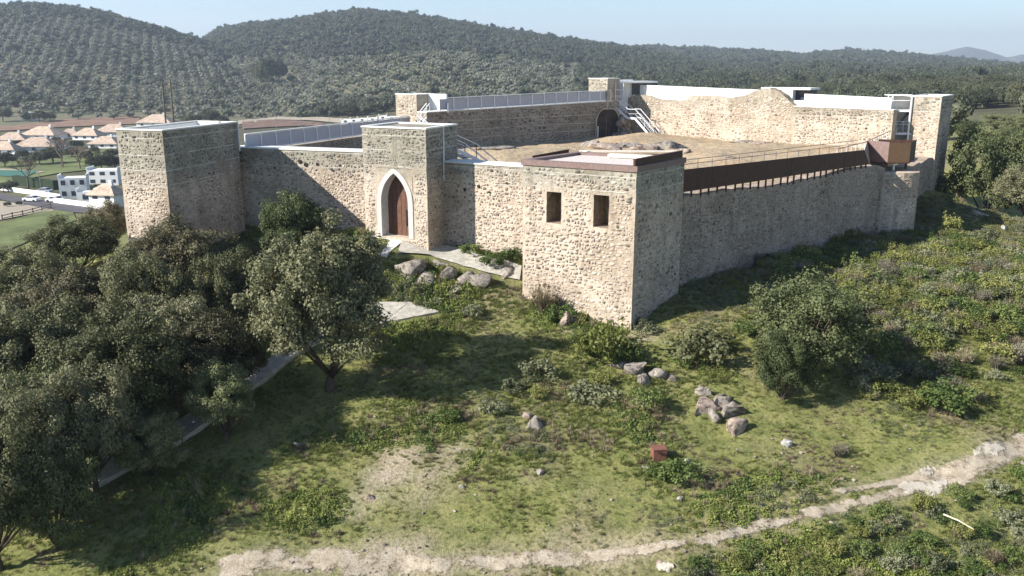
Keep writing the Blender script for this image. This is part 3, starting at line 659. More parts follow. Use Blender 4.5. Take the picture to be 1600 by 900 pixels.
def arch(x0, x1, zs, za, n=12):
    """pointed arch outline left foot -> apex -> right foot"""
    L = []; w_ = (x1 - x0) / 2; h = za - zs; R = (h * h + w_ * w_) / (2 * w_); ang = math.asin(min(1, h / R))
    for i in range(n + 1): a = ang * i / n; L.append((x0 + R - R * math.cos(a), zs + R * math.sin(a)))
    return L, [(x0 + x1 - x, z) for x, z in reversed(L)]
lo_, ro_ = arch(so0, so1, spz, zapo); li_, ri_ = arch(si0, si1, spz, zap)
m = MB()
for Lh, xe in ((lo_, so0), (ro_, so1)):
    for i in range(len(Lh) - 1):
        (x1, z1), (x2, z2) = Lh[i], Lh[i + 1]; m.add([gp(xe, z1), gp(x1, z1), gp(x2, z2), gp(xe, z2)], [(0, 1, 2, 3)] if xe == so0 else [(3, 2, 1, 0)])
m.out('arch_spandrel', M['mortar'], GT)
O_ = [(so0, dz0 - .2)] + lo_ + ro_[1:] + [(so1, dz0 - .2)]; I_ = [(si0, dz0 - .2)] + li_ + ri_[1:] + [(si1, dz0 - .2)]
m = MB(); n = len(O_); V = [gp(x, z, .05) for x, z in O_] + [gp(x, z, .05) for x, z in I_] + [gp(x, z, -.95) for x, z in I_] + [gp(x, z, -.05) for x, z in O_]
m.add(V, [(i, i + 1, n + i + 1, n + i) for i in range(n - 1)] + [(n + i, n + i + 1, 2 * n + i + 1, 2 * n + i) for i in range(n - 1)] + [(3 * n + i, 3 * n + i + 1, i + 1, i) for i in range(n - 1)]); m.out('arch_frame', M['arch_stone'], GT)
m = MB(); V = [gp(x, z, -.78) for x, z in I_] + [gp(x, z, -.70) for x, z in I_]; m.add(V, [tuple(range(n, 2 * n))] + [(i, i + 1, n + i + 1, n + i) for i in range(n - 1)])
dr = m.out('door', M['wood'], GT)
for k in range(1, 6):
    x = si0 + (si1 - si0) * k / 6; hz = np.interp(x, [p[0] for p in I_], [p[1] for p in I_]) if False else spz + (zap - spz) * (1 - abs(2 * (x - si0) / (si1 - si0) - 1)) * .8
    MB().add([gp(x - .012, dz0 - .1, -.694), gp(x + .012, dz0 - .1, -.694), gp(x + .012, hz, -.694), gp(x - .012, hz, -.694)], [(0, 1, 2, 3)]).out('plank_joint', M['dark'], dr)
xh = si0 + (si1 - si0) * .70; m = MB(); hh_ = dz0 + 1.5
m.add([gp(xh - .05, dz0 + .45, -.66), gp(xh + .05, dz0 + .45, -.66), gp(xh + .05, hh_, -.66), gp(xh - .05, hh_, -.66), gp(xh - .05, dz0 + .45, -.7), gp(xh + .05, dz0 + .45, -.7), gp(xh + .05, hh_, -.7), gp(xh - .05, hh_, -.7)],
      [(0, 1, 2, 3), (4, 5, 1, 0), (1, 5, 6, 2), (2, 6, 7, 3), (0, 3, 7, 4)]); m.out('door_handle', M['dark'], dr)
# white steel edge strip on the tower's right rear corner
bb = GP[1] + bk * 2.42; MB().beam((*(bb + outn(GP[1], GP[2]) * .05), 23.2), (*(bb + outn(GP[1], GP[2]) * .05), ZG + .1), .09, .09).out('corner_post', M['white_steel'], GT)
# ---- tall tower on the left
Lf = [Vector((-23.36, 51.7)), Vector((-20.2, 50.57)), Vector((-18.48, 59)), Vector((-21.64, 60.13))]; ZL = 26.6
LT = tower('corner_tower', 'tall rubble tower among the oaks, hollow white-lined top with two poles', Lf, 15.5, ZL, faces=(0, 1), sz=.22, seed=3, split=23.6, top=False)
ring('coping', LT, Lf, ZL, ZL + .08, .04, .22, 'coping', 1.0, 'concrete')
m = MB(); 
MB().beam((*(Lf[2] + Vector((.05, 0))), 24.7), (*(Lf[2] + Vector((.05, 0))), ZL), .07, .07).out('corner_post', M['white_steel'], LT)
# ---- front curtain walls
LWa, LWb = Vector((-19.6, 60.7)), Vector((-8.0, 56.6))
LW = long_wall('curtain_wall', 'sunlit front wall between the tall left tower and the gate tower', LWa, LWb, 1.6, 17.4, 24.78, seed=4, split=23.9, coping=.07, sides=(1, 0))
RWa, RWb = Vector((-4.6, 55.15)), Vector((2.3, 51.1))
RW = long_wall('curtain_wall', 'sunlit front wall between the gate tower and the tower with two windows', RWa, RWb, 1.6, 16.6, 24.36, seed=5, split=23.4, coping=.07, sides=(1, 0))
# small dark discs painting the shade of put-log holes on the front walls
for wl, A, B, hs in ((LW, LWa, LWb, [(469, 252, 7), (478, 257, 7), (496, 256, 5), (430, 262, 4), (520, 266, 4)]), (RW, RWa, RWb, [(727, 296, 6), (748, 291, 5), (792, 286, 4), (765, 300, 4)])):
    for px, py, r in hs:
        s = s_on(A, B, px, py); d = (B - A).normalized(); p = A + d * s; z = P(px, py, p.y).z; N = outn(A, B); rr = r / 2 / F * p.y
        V = [];
        for dd, k in ((.062, 1.0), (.075, .8)):
            for i in range(8): a = i * PI / 4; q = p + d * math.cos(a) * rr * k + N * dd; V.append((q.x, q.y, z + math.sin(a) * rr * k))
        MB().add(V, [(i, (i + 1) % 8, 8 + (i + 1) % 8, 8 + i) for i in range(8)] + [tuple(range(8, 16))]).out('putlog_shade_disc', simple('putlog_shade_disc', (.035, .03, .02), .95) if 'putlog_shade_disc' not in M else M['putlog_shade_disc'], wl)
# ---- west wall with panel railing
def along(A, B, s): return V2(A) + (V2(B) - V2(A)).normalized() * s
def railing(name, label, A, B, zA, zB, n, h=1.12, flare=True, group=None):
    A = V2(A); B = V2(B); t = thing(name, label, 'railing', (*A, zA), group=group); d = (B - A).normalized(); L = (B - A).length; N = Vector((-d.y, d.x))
    Z = lambda s: zA + (zB - zA) * s / L
    for i in range(n + 1):
        s = L * i / n; p = A + d * s; MB().beam((*p, Z(s) - .05), (*p, Z(s) + h), .07, .09, (d.x, d.y, 0)).out('post', M['white_steel'], t)
    for i in range(n):
        s0 = L * i / n + .05; s1 = L * (i + 1) / n - .05; a = A + d * s0 + N * .035; b = A + d * s1 + N * .035
        V = [(*a, Z(s0) + .06), (*b, Z(s1) + .06), (*b, Z(s1) + h - .06), (*a, Z(s0) + h - .06)]; c = N * .02
        V += [(x + c.x, y + c.y, z) for x, y, z in V]
        MB().add(V, [(0, 1, 2, 3), (7, 6, 5, 4), (0, 4, 5, 1), (2, 6, 7, 3)]).out('panel', M['panel'], t)
    for nm, z_, wd, ht in (('top_rail', h + .03, .16, .07), ('bottom_rail', .02, .12, .06)):
        MB().beam((*A, zA + z_), (*B, zB + z_), wd, ht).out(nm, M['white_steel'], t)
    return t
WI0, WI1 = Vector((-18.4, 60.6)), Vector((-9.7, 84.2))   # inner line, near -> far
nW = outn(WI1, WI0)
long_wall('curtain_wall', 'shaded west wall under the longest grey panel railing', WI1 + nW * 1.5, WI0 + nW * 1.5, 1.5, lambda s: 17.5, lambda s: 24.5, seed=6, split=22, sides=(0, 1), mat='mortar_shade', lifts=False)
railing('walkway_railing', 'white-framed grey panel railing running back from the tall left tower', WI0 + nW * .12, WI1 + nW * .12, 24.56, 24.62, 14)
# slanted end brace of that railing
# ---- back-left wall
BI0, BI1 = Vector((-8.0, 82.4)), Vector((11.4, 99.2)); nB = outn(BI1, BI0); LB = (BI1 - BI0).length
hx0, hx1 = s_on(BI0, BI1, 931, 190), s_on(BI0, BI1, 958, 190)
zbl = lambda s: 26.15 + .5 * s / LB
BW = long_wall('curtain_wall', 'shaded back wall with a dark arched recess at its right end', BI1 + nB * 1.5, BI0 + nB * 1.5, 1.5, 18, lambda s: zbl(LB - s), seed=7, split=22, sides=(0, 1), mat='mortar_shade', lifts=True, sz=.30, coping=.08)
railing('walkway_railing', 'white-framed grey panel railing along the top of the back wall', BI0 + nB * .1 + (BI1 - BI0).normalized() * 1.6, BI1 + nB * .1 - (BI1 - BI0).normalized() * .4, 26.32, 26.75, 14, 1.1)
# arched recess: flat dark sheet on the wall painting the shade of a niche, with broken masonry on its right
nin = -nB; dI = (BI1 - BI0).normalized()
a0 = s_on(BI0, BI1, 931, 190); a1 = a0 + 3.6; zc = 22.4; al, ar = arch(a0, a1, 24.4, 25.8); O2 = [(a0, zc)] + al + ar[1:] + [(a1, zc)]
def bp(s, z, d): p = BI0 + dI * s + nin * d; return (p.x, p.y, z)
m = MB(); n = len(O2); m.add([bp(s, z, .06) for s, z in O2], [tuple(range(n))]); m.out('recess_shade_sheet', simple('dark_vault_shade', (.055, .045, .042), .95, .4, 2, 0, .05), BW)
m = MB(); O3 = [(s + (s - (a0 + a1) / 2) * .09, z + (z - 24) * .07) for s, z in O2]
m.add([bp(s, z, .05) for s, z in O2] + [bp(s, z, .18) for s, z in O2] + [bp(s, z, .18) for s, z in O3] + [bp(s, z, .02) for s, z in O3], [(i, i + 1, n + i + 1, n + i) for i in range(n - 1)] + [(n + i, n + i + 1, 2 * n + i + 1, 2 * n + i) for i in range(n - 1)] + [(2 * n + i, 2 * n + i + 1, 3 * n + i + 1, 3 * n + i) for i in range(n - 1)]).out('arch_ring', M['mortar_far'], BW)
MB().beam(bp(a0 + .1, 22.4, .25), bp(a0 + .1, 24.0, .25), .12, .12).out('white_post', M['white_steel'], BW)
# ---- back-right walls: ruined and rebuilt lengths
RI0, RI1 = Vector((13.66, 102)), Vector((36.3, 83.8)); nR = outn(RI1, RI0); LR = (RI1 - RI0).length; dR = (RI1 - RI0).normalized()
sk = s_on(RI0, RI1, 1241, 160)
prof = [(968, 157), (985, 151), (1000, 148), (1012, 150), (1025, 155), (1045, 157), (1066, 157), (1076, 151), (1085, 149), (1100, 150), (1120, 150), (1140, 153), (1155, 151), (1168, 147), (1180, 141), (1192, 138), (1207, 138), (1216, 143), (1226, 147), (1232, 156), (1241, 164)]
ps = [s_on(RI0, RI1, x, y) for x, y in prof]; pzv = [pz(RI0, RI1, x, y) for x, y in prof]
rz_ = lambda s: float(np.interp(s, ps, pzv)) + .18 * float(fbm(s * 1.3, 4.2, 3))
KP = RI0 + dR * sk
long_wall('curtain_wall', 'sunlit ruined wall with a ragged top at the back of the courtyard', KP + nR * 1.3, RI0 - dR * 1.2 + nR * 1.3, 1.3, 18, lambda s: rz_(sk - s), seed=8, split=40, sides=(0, 1), mat='mortar_far', pal=1, lifts=False, sz=.30)
long_wall('curtain_wall', 'sunlit rebuilt wall under the white parapet beside the far right tower', RI1 + nR * 1.3, KP + nR * 1.3, 1.3, 18, lambda s: 26.3 + .12 * s / 9, seed=9, split=25.0, sides=(0, 1), mat='mortar_far', pal=0, sz=.29, coping=.08)
def parapet(label, x0, y0, x1, y1, hgt, off, th=.22):
    A = RI0 + dR * s_on(RI0, RI1, x0, y0) + nR * off; B = RI0 + dR * s_on(RI0, RI1, x1, y1) + nR * off
    z0 = P(x0, y0, A.y).z; z1 = P(x1, y1, B.y).z
    t = thing('white_parapet', label, 'parapet', (*seg(A, B, .5), z0 - hgt), group='white parapets of the back walls')
    m = MB(); q = [A, B, B + nR * th, A + nR * th]; m.prism([tuple(p) for p in q], [z0 - hgt, z1 - hgt, z1 - hgt, z0 - hgt], [z0, z1, z1, z0]); m.out('parapet_wall', M['white'], t)
    MB().beam((*(A + nR * th / 2), z0 + .03), (*(B + nR * th / 2), z1 + .03), th + .1, .06).out('coping', M['white'], t)
    return t
parapet('long white parapet behind the ragged top of the ruined wall', 985, 133, 1186, 141.5, 2.2, 1.0)
parapet('white parapet on the rebuilt wall beside the far right tower', 1252, 147.5, 1389, 154, 1.3, .9)
# small white turret room between the parapets
A = RI0 + dR * s_on(RI0, RI1, 1184, 137) + nR * 1.2; B = RI0 + dR * s_on(RI0, RI1, 1232, 138) + nR * 1.2; zt_ = P(1184, 136.5, A.y).z
t = thing('guard_hut', 'low white flat-roofed hut behind the peak of the ruined wall', 'hut', (*A, zt_ - 2.6))
C2 = B + dR * 1.6
MB().prism([tuple(A), tuple(B), tuple(B + nR * 2.5), tuple(A + nR * 2.5)], zt_ - 2.8, zt_ - .2).out('wall', M['white'], t)
MB().prism([tuple(B + nR * .9), tuple(C2 + nR * .9), tuple(C2 + nR * 2.5), tuple(B + nR * 2.5)], zt_ - 2.4, zt_ - .2).out('dark_opening', M['glass'], t)
MB().prism([tuple(B - nR * .2 + dR * .3), tuple(C2 - nR * .2), tuple(C2), tuple(B + dR * .3)], zt_ - 2.8, zt_ - 1.25).out('low_wall', M['white'], t)
MB().prism([tuple(A - dR * .1 - nR * .1), tuple(C2 - nR * .1 + dR * .25), tuple(C2 + nR * 2.7 + dR * .25), tuple(A + nR * 2.7 - dR * .1)], zt_ - .2, zt_).out('flat_roof', M['white'], t)
# ---- stairs helper
def stair(label, flights, width, nrm, group=None, mat='white_steel', rail=True):
    t = thing('steel_stair', label, 'stair', tuple(flights[0][0]), group=group); nrm = Vector(nrm)
    for a, b in flights:
        a = Vector(a); b = Vector(b); d = b - a; flat = abs(d.z) < .05; o = Vector((nrm.x, nrm.y, 0)) * width
        for k in (0, 1): MB().beam(a + o * k, b + o * k, .07, .22).out('stringer', M[mat], t)
        if flat: MB().beam(a + o * .5, b + o * .5, width, .05).out('landing', M[mat], t)
        else:
            n = max(2, int(abs(d.z) / .19)); st = MB()
            for i in range(n): p = a + d * (i + .5) / n + o * .5; st.beam(p - Vector((d.x, d.y, 0)).normalized() * .14, p + Vector((d.x, d.y, 0)).normalized() * .14, width, .04)
            tag(st.out('steps', M['steel'], t), kind='stuff')
        if rail:
            for k in (0, 1):
                MB().beam(a + o * k + Vector((0, 0, 1)), b + o * k + Vector((0, 0, 1)), .06, .06).out('handrail', M[mat], t)
                MB().beam(a + o * k + Vector((0, 0, .5)), b + o * k + Vector((0, 0, .5)), .03, .03).out('mid_rail', M[mat], t)
            n = max(1, int(d.length / 1.6))
            for i in range(n + 1):
                for k in (0, 1): p = a + d * i / n + o * k; MB().beam(p, p + Vector((0, 0, 1)), .05, .05).out('baluster', M[mat], t)
    return t
inR = -nR
def on_r(px, py, off): s = s_on(RI0, RI1, px, py); p = RI0 + dR * s + inR * off; return Vector((p.x, p.y, P(px, py, p.y).z))
q0, q1, q2, q3, q4 = on_r(956, 160, 1.7), on_r(974, 160, 1.7), on_r(1001, 184, 1.7), on_r(1012, 185, 1.7), on_r(1041, 211, 1.7)
q1.z = q0.z; q3.z = q2.z; q4.z = 22.5
stair('white steel stair in two flights against the ruined back wall', [(q0, q1), (q1, q2), (q2, q3), (q3, q4)], 1.1, inR)
g0 = GP[1] + bk * 4.2 + Vector((.35, 0)); p0 = P(693, 206 + 24, 57.5); p1 = P(706, 224 + 10, 59); p2 = P(742, 263, 61)
stair('white steel stair leading down behind the gate tower', [(Vector((-4.6, 57.6, 25.0)), Vector((-3.2, 59.2, 24.2))), (Vector((-3.2, 59.2, 24.2)), Vector((-1.4, 62.0, 22.4)))], 1.0, (.8, -.5))
# ---- towers at the back
Wp = [Vector((-11.32, 86)), Vector((-9.11, 84.4)), Vector((-7.6, 86.4)), Vector((-9.8, 88.0))]; ZW = 27.75
WT = tower('wall_tower', 'small stone tower with white inner walls at the corner of the west wall', Wp, 18, ZW, faces=(0,), sz=.34, seed=11, split=29, mat='mortar_far')
ring('coping', WT, Wp, ZW, ZW + .07, .04, .25, 'white')
a = P(652, 150, 86.5); b = P(697, 150, 84.5)
A, B = V2(a), V2(b); n1 = outn(A, B)
MB().prism([tuple(A), tuple(B), tuple(B - n1 * .2), tuple(A - n1 * .2)], 26.0, ZW + .06).out('white_wall', M['white'], WT)
p = P(699, 166, 83.7); MB().prism([tuple(B), tuple(V2(p)), tuple(V2(p) - n1 * .2), tuple(B - n1 * .2)], 26.1, 27.0).out('white_wall', M['white'], WT)
p = P(651, 150, 84.6); MB().beam((p.x, p.y, 24.4), (p.x, p.y, ZW), .08, .08).out('corner_post', M['white_steel'], WT)
stair('white zigzag steel stair beside the small west tower', [(P(667, 178, 83.6), P(652, 197, 82.5)), (P(652, 197, 82.3), P(664, 208, 82.0))], .9, (.4, -.9))
Bp = [Vector((8.64, 100)), Vector((10.58, 98.4)), Vector((12.2, 100.6)), Vector((10.3, 102.3))]; ZB = 29.1
BT = tower('wall_tower', 'stone corner tower with white flat-roofed room at the far corner', Bp, 18, ZB, faces=(0,), sz=.36, seed=12, split=26, mat='mortar_far')
ring('coping', BT, Bp, ZB, ZB + .07, .04, .25, 'white')
A = V2(P(951, 128, 101)); B = V2(P(989, 128, 102.5)); n1 = outn(A, B)
MB().prism([tuple(A), tuple(B), tuple(B - n1 * .25), tuple(A - n1 * .25)], 24.5, ZB - .12).out('white_wall', M['white'], BT)
C = V2(P(989, 128, 102.2)); D2 = V2(P(1027, 131, 102.8)); n2 = outn(C, D2)
MB().prism([tuple(C), tuple(D2), tuple(D2 - n2 * 2.5), tuple(C - n2 * 2.5)], 27.3, 28.62).out('dark_window_band', M['glass'], BT)
C3, D3 = V2(P(949, 124, 100.2)), V2(P(1028, 126, 102.2)); n3 = outn(C3, D3)
MB().prism([tuple(C3), tuple(D3), tuple(D3 - n3 * 3.4), tuple(C3 - n3 * 3.0)], ZB - .5, ZB - .3).out('flat_roof', M['white'], BT)
for px in (952, 962, 974): p = P(px, 140, 99.6); MB().beam((p.x, p.y, 26.7), (p.x, p.y, ZB - .5), .07, .07).out('white_post', M['white_steel'], BT)
for z in (27.2, 27.9): MB().beam((*V2(P(952, 140, 99.6)), z), (*V2(P(974, 140, 99.6)), z), .05, .05).out('cross_rail', M['white_steel'], BT)
MB().prism([tuple(V2(P(951, 140, 100.6))), tuple(V2(P(975, 140, 100.9))), tuple(V2(P(975, 140, 100.98))), tuple(V2(P(951, 140, 100.68)))], 26.7, ZB - .4).out('grey_panel', M['panel'], BT)
# far right tower
Rp = [Vector((38.55, 85.05)), Vector((40.35, 83)), Vector((44.0, 88.2)), Vector((42.1, 90))]; ZR = 27.6
RT = tower('corner_tower', 'tall narrow stone tower with white framed stair shaft at the far right corner', Rp, 12.5, ZR, faces=(0, 1), sz=.33, seed=13, split=26.3, mat='mortar_far', keep=.9)
ring('coping', RT, Rp, ZR, ZR + .08, .04, .25, 'white')
A = V2(P(1389, 146, 86.5)); A1 = V2(P(1399, 146, 87.3)); B = V2(P(1427, 148, 87.2)); n1 = outn(A1, B)
MB().prism([tuple(A), tuple(A1), tuple(A1 - n1 * .2), tuple(A - n1 * .2)], 23.2, ZR + .02).out('white_wall', M['white'], RT)
MB().prism([tuple(A1 - n1 * .21), tuple(B - n1 * .21), tuple(B - n1 * .4), tuple(A1 - n1 * .4)], 21.5, ZR + .02).out('white_wall', M['white'], RT)
MB().prism([tuple(A - n1 * .1), tuple(V2(P(1424, 147, 85.4))), tuple(B), tuple(A - n1 * 1.2)], ZR + .03, ZR + .10).out('roof_rim', M['white'], RT)
for px, yy in ((1392, 85.6), (1422, 84.9)): p = P(px, 180, yy); MB().beam((p.x, p.y, 21.0), (p.x, p.y, ZR), .13, .13).out('white_post', M['white_steel'], RT)
for py_, th in ((172, .14), (207, .2)):
    a, b, c, d = P(1391, py_, 85.5), P(1423, py_, 84.9), P(1424, py_, 86.8), P(1396, py_, 87.2)
    MB().prism([(a.x, a.y), (b.x, b.y), (c.x, c.y), (d.x, d.y)], a.z - th, a.z).out('landing_slab', M['white'], RT)
for py_ in (157, 190, 194): a, b = P(1392, py_, 85.6), P(1422, py_, 84.9); MB().beam(a, b, .05, .05).out('cross_rail', M['white_steel'], RT)
for px in (1401, 1411): a, b = P(px, 190, 85.3), P(px, 207, 85.3); MB().beam(a, b, .04, .04).out('baluster', M['white_steel'], RT)
MB().beam(P(1395, 207, 86.0), P(1420, 176, 86.0), .7, .12).out('stair_flight', M['steel'], RT)
# ---- east wall, round turret, rusty walkway and lookout box
EA, EB = Vector((9.7, 50.3)), Vector((30.4, 70.6)); LE = (EB - EA).length
pb = lambda s: 23.08 - .25 * s / LE
gap = lambda s: float(np.interp(s / LE, [0, .06, .2, .35, .45, .55, .66, .8, .93, 1], [.28, .32, .30, .50, .52, .42, .42, .16, .16, .5])) + .10 * float(fbm(s * 1.1, 2.2, 3))
EW = long_wall('curtain_wall', 'long shaded stone wall under the dark rusty steel walkway screen', EA, EB, 1.5, 12.5, lambda s: pb(s) - gap(s), seed=14, split=40, sides=(1, 0), mat='mortar_shade', dark=.82)  # mortar and stones toned down to deepen this wall's shade
nE = outn(EA, EB); dE = (EB - EA).normalized()
t = thing('walkway_screen', 'long dark rusty steel screen on short posts along the right-hand wall', 'walkway screen', (*EA, 22.8))
def ep(s, z, o): p = EA + dE * s + nE * o; return (p.x, p.y, z)
sE = s_on(EA, EB, 1356, 240); s0 = s_on(EA, EB, 1062, 280)
zt_e = lambda s: 24.40 - .42 * s / LE
m = MB(); o1, o2 = .10, .04; kf = sE - .9
npl = 15
for i in range(npl):
    u0 = s0 + (kf - s0) * i / npl + .008; u1 = s0 + (kf - s0) * (i + 1) / npl - .008; e1 = sE + .3 if i == npl - 1 else u1; dz = random.uniform(-.012, .012); do = random.uniform(0, .012)
    V = [ep(u0, pb(u0) + dz, o1 + do), ep(e1, pb(e1) + dz, o1 + do), ep(u1, zt_e(u1) + dz * .3, o1 + do), ep(u0, zt_e(u0) + dz * .3, o1 + do)]; V += [ep(u0, pb(u0) + dz, o2), ep(e1, pb(e1) + dz, o2), ep(u1, zt_e(u1) + dz * .3, o2), ep(u0, zt_e(u0) + dz * .3, o2)]
    MB().add(V, [(0, 1, 2, 3), (7, 6, 5, 4), (3, 2, 6, 7), (1, 5, 6, 2), (0, 4, 7, 3), (0, 1, 5, 4)]).out('steel_panel', M['corten'], t)
n = 26
for i in range(n + 1):
    s = s0 + .3 + (sE - s0 - .4) * i / n + random.uniform(-.12, .12); MB().beam(ep(s, pb(s) - gap(s) - .1, .02), ep(s, pb(s) + .05, .02), .10, .10).out('post', M['corten'], t)
m = MB(); V = [ep(s0, 23.45, -.9), ep(sE, 23.2, -.9), ep(sE, 23.2, .03), ep(s0, 23.45, .03)]; V += [(x, y, z - .06) for x, y, z in V]; m.add(V, [(0, 1, 2, 3), (7, 6, 5, 4), (0, 4, 5, 1)]).out('walkway_deck', M['steel'], t)
n = 16
for i in range(n + 1):
    s = s0 + (sE - s0) * i / n; MB().beam(ep(s, 23.3, -.9), ep(s, zt_e(s) + .38, -.9), .035, .035).out('rail_post', M['steel'], t)
for z_ in (.38, .12): MB().beam(ep(s0, zt_e(s0) + z_, -.9), ep(sE, zt_e(sE) + z_ + .25, -.9), .035, .035).out('handrail', M['corten_pale'], t)
# ramp rail climbing to the far tower
a, b, c = P(1308, 233, 71), P(1352, 222, 74), P(1392, 204, 82)
rt2 = thing('ramp_railing', 'thin steel ramp railing climbing toward the far right tower', 'railing', tuple(a - Vector((0, 0, .9))))
for p, q in ((a, b), (b, c)):
    MB().beam(p, q, .05, .05).out('handrail', M['corten_pale'], rt2)
    for i in range(6): r_ = p + (q - p) * i / 6; MB().beam(r_, r_ - Vector((0, 0, .95)), .035, .035).out('baluster', M['white_steel'], rt2)
m = MB(); m.add([a - Vector((0, 0, .95)), b - Vector((0, 0, .95)), c - Vector((0, 0, .95)), c + Vector((.7, -.7, -.95)), b + Vector((.7, -.7, -.95)), a + Vector((.7, -.7, -.95))], [(0, 5, 4, 1), (1, 4, 3, 2)]).out('ramp_deck', M['steel'], rt2)
L_, M_, R_, BR_, BL_ = P(1355, 222, 72.3), P(1390, 222, 70.6), P(1424, 222, 70.7), P(1432, 222, 74), P(1372, 222, 75)
zt0, zb0 = M_.z, P(1390, 254, 70.6).z
lb = thing('lookout_box', 'rusty steel lookout box with a bright brown front overhanging the round turret', 'lookout', (M_.x + 1, M_.y + 1.5, zb0))
ptsb = [V2(L_), V2(M_), V2(R_), V2(BR_), V2(BL_)]
def wallp(nm, a, b, z0, z1, mat, tk=.05):
    n1 = outn(a, b); MB().prism([tuple(a), tuple(b), tuple(b - n1 * tk), tuple(a - n1 * tk)], z0, z1).out(nm, M[mat], lb)
wallp('side_plate', ptsb[0], ptsb[1], zb0, zt0, 'corten_pale'); wallp('front_plate', ptsb[1] + Vector((.01, 0)), ptsb[2], zb0, zt0 - .08, 'corten_bright'); wallp('end_plate', ptsb[2], ptsb[3], zb0, zt0 - .05, 'corten'); wallp('rear_plate', ptsb[3], ptsb[4], zb0, zt0 - .1, 'corten')
MB().prism([tuple(p) for p in ptsb], zb0 - .1, zb0 - .01).out('floor_plate', M['corten'], lb)
MB().prism([tuple(p) for p in inset(ptsb, .1)], zt0 - .9, zt0 - .85).out('inner_deck', M['corten_pale'], lb)
a, b = P(1330, 258, 67.5), L_
m = MB(); m.add([(ep(sE - .9, zt_e(sE), .12)), (*V2(L_), zt0), (*V2(L_), zb0), (ep(sE + .35, pb(sE), .12))], [(3, 2, 1, 0), (0, 1, 2, 3)]).out('linking_plate', M['corten_pale'], lb)
for px in (1396, 1415): p = P(px, 262, 71.6 if px == 1396 else 72.6); MB().beam((p.x, p.y, 21.6), (p.x, p.y, zb0 - .05), .16, .16).out('support_post', M['white_steel'] if px == 1396 else M['pole'], lb)
tc = Vector((31.45, 71.3)); rad = 1.95; npt = 16
tp = [tc + Vector((math.cos(2 * PI * i / npt), math.sin(2 * PI * i / npt))) * rad for i in range(npt)]
TU = tower('round_turret', 'low round stone turret with a flat top beneath the lookout box', tp, 14, 22.0, sz=.24, seed=15, split=30, keep=.95)
# rear stretch of wall from the turret to the far tower
long_wall('curtain_wall', 'short shaded wall linking the round turret to the far right tower', Vector((32.6, 72.6)), Vector((40.2, 83.2)), 1.4, 12.5, lambda s: 21.9 - .25 * float(vnoise(s, 1)), seed=16, split=40, sides=(1, 0), mat='mortar_shade', dark=.8)  # same shade-darkened mortar and stones as the east wall
# ---- things inside the courtyard
t = thing('ramp_edge', 'dark rusty steel edge of a sunken ramp in the courtyard', 'ramp edge', tuple(G(860, 240, 23.4)))
a, b, c = G(832, 244, 23.3), G(889, 233.5, 23.5), G(846, 245, 23.0); MB().add([a - Vector((0, 0, 1)), b - Vector((0, 0, 1)), b, a, c - Vector((0, 0, .6))], [(0, 1, 2, 3), (3, 2, 1, 0)]).out('steel_plate', M['corten'], t)
MB().beam(a, b, .12, .06).out('edge_rail', M['corten'], t)
MB().beam(G(880, 246, 23.0), G(920, 236, 23.2), .3, .1).out('white_kerb', M['slabwhite'], t)
o = MB(); a, b = G(905, 236, 23.2), G(1060, 236.5, 23.2); o.beam(a, b, .35, .12); o = o.out('white_kerb', M['slabwhite']); tag(o, 'long white stone kerb lying behind the near tower roof', 'kerb')
for i, px in enumerate((255.5, 268)):
    p = P(px + 4, 195, 57.0 + i * 1.2); zt_ = P(px, 127 if i == 0 else 124, p.y).z
    o = MB().tube([(p.x, p.y, ZL - 1.0), (p.x, p.y, zt_)], [.06, .045], 8).out('mast', M['pole'], smooth=True)
    tag(o, ['left one of two bare masts on the tall left tower, slightly shorter', 'right one of two bare masts on the tall left tower, slightly taller'][i], 'mast', 'masts on the tall tower')
# ================================================================== PATH, SLABS
drape('entrance_path', [(628, 376), (660, 374), (700, 386), (760, 404), (815, 418)], [(622, 398), (670, 400), (705, 412), (760, 428), (812, 440)], M['concrete'], .12, 60, 6)
def slab(name, label, quad, mat, th, up=.1, cat='slab', structure=False):
    Q4 = hits(quad); z = max(q.z for q in Q4) if not structure else None
    o = MB().prism([(q.x, q.y) for q in Q4], [q.z - th for q in Q4], [q.z + up for q in Q4]).out(name, M[mat])
    return tag(o, label, cat) if not structure else tag(o, kind='structure')
slab('threshold_slab', 'white stone ramp slab in front of the brown arched door', [(524, 398), (604, 402), (642, 371), (596, 362)][::1], 'slabwhite', .6, .2)
slab('path_platform', 'pale concrete platform edge beside the trunk of the large oak', [(560, 508), (622, 502), (688, 489), (640, 474), (590, 474)], 'concrete', .8, .10)
wl = hits([(640, 474), (560, 482), (500, 505), (440, 545), (380, 590), (320, 632), (250, 672), (180, 712), (110, 750)])
wr = hits([(600, 506), (560, 510), (508, 524), (455, 556), (395, 602), (338, 646), (278, 688), (208, 726), (140, 762)])
drape('entrance_path', wl, wr, M['concrete'], .10, 120, 6, pxspace=False)
t = thing('retaining_wall', 'low pale retaining wall edging the path under the oaks', 'low wall', tuple(wr[3]))
for i in range(len(wr) - 1):
    a, b = wr[i], wr[i + 1]; n1 = outn(a, b)
    MB().prism([(a.x, a.y), (b.x, b.y), (b.x - n1.x * .3, b.y - n1.y * .3), (a.x - n1.x * .3, a.y - n1.y * .3)], [a.z - .9, b.z - .9, b.z - .9, a.z - .9], [a.z + .16, b.z + .16, b.z + .16, a.z + .16]).out('wall_segment', M['concrete'], t)
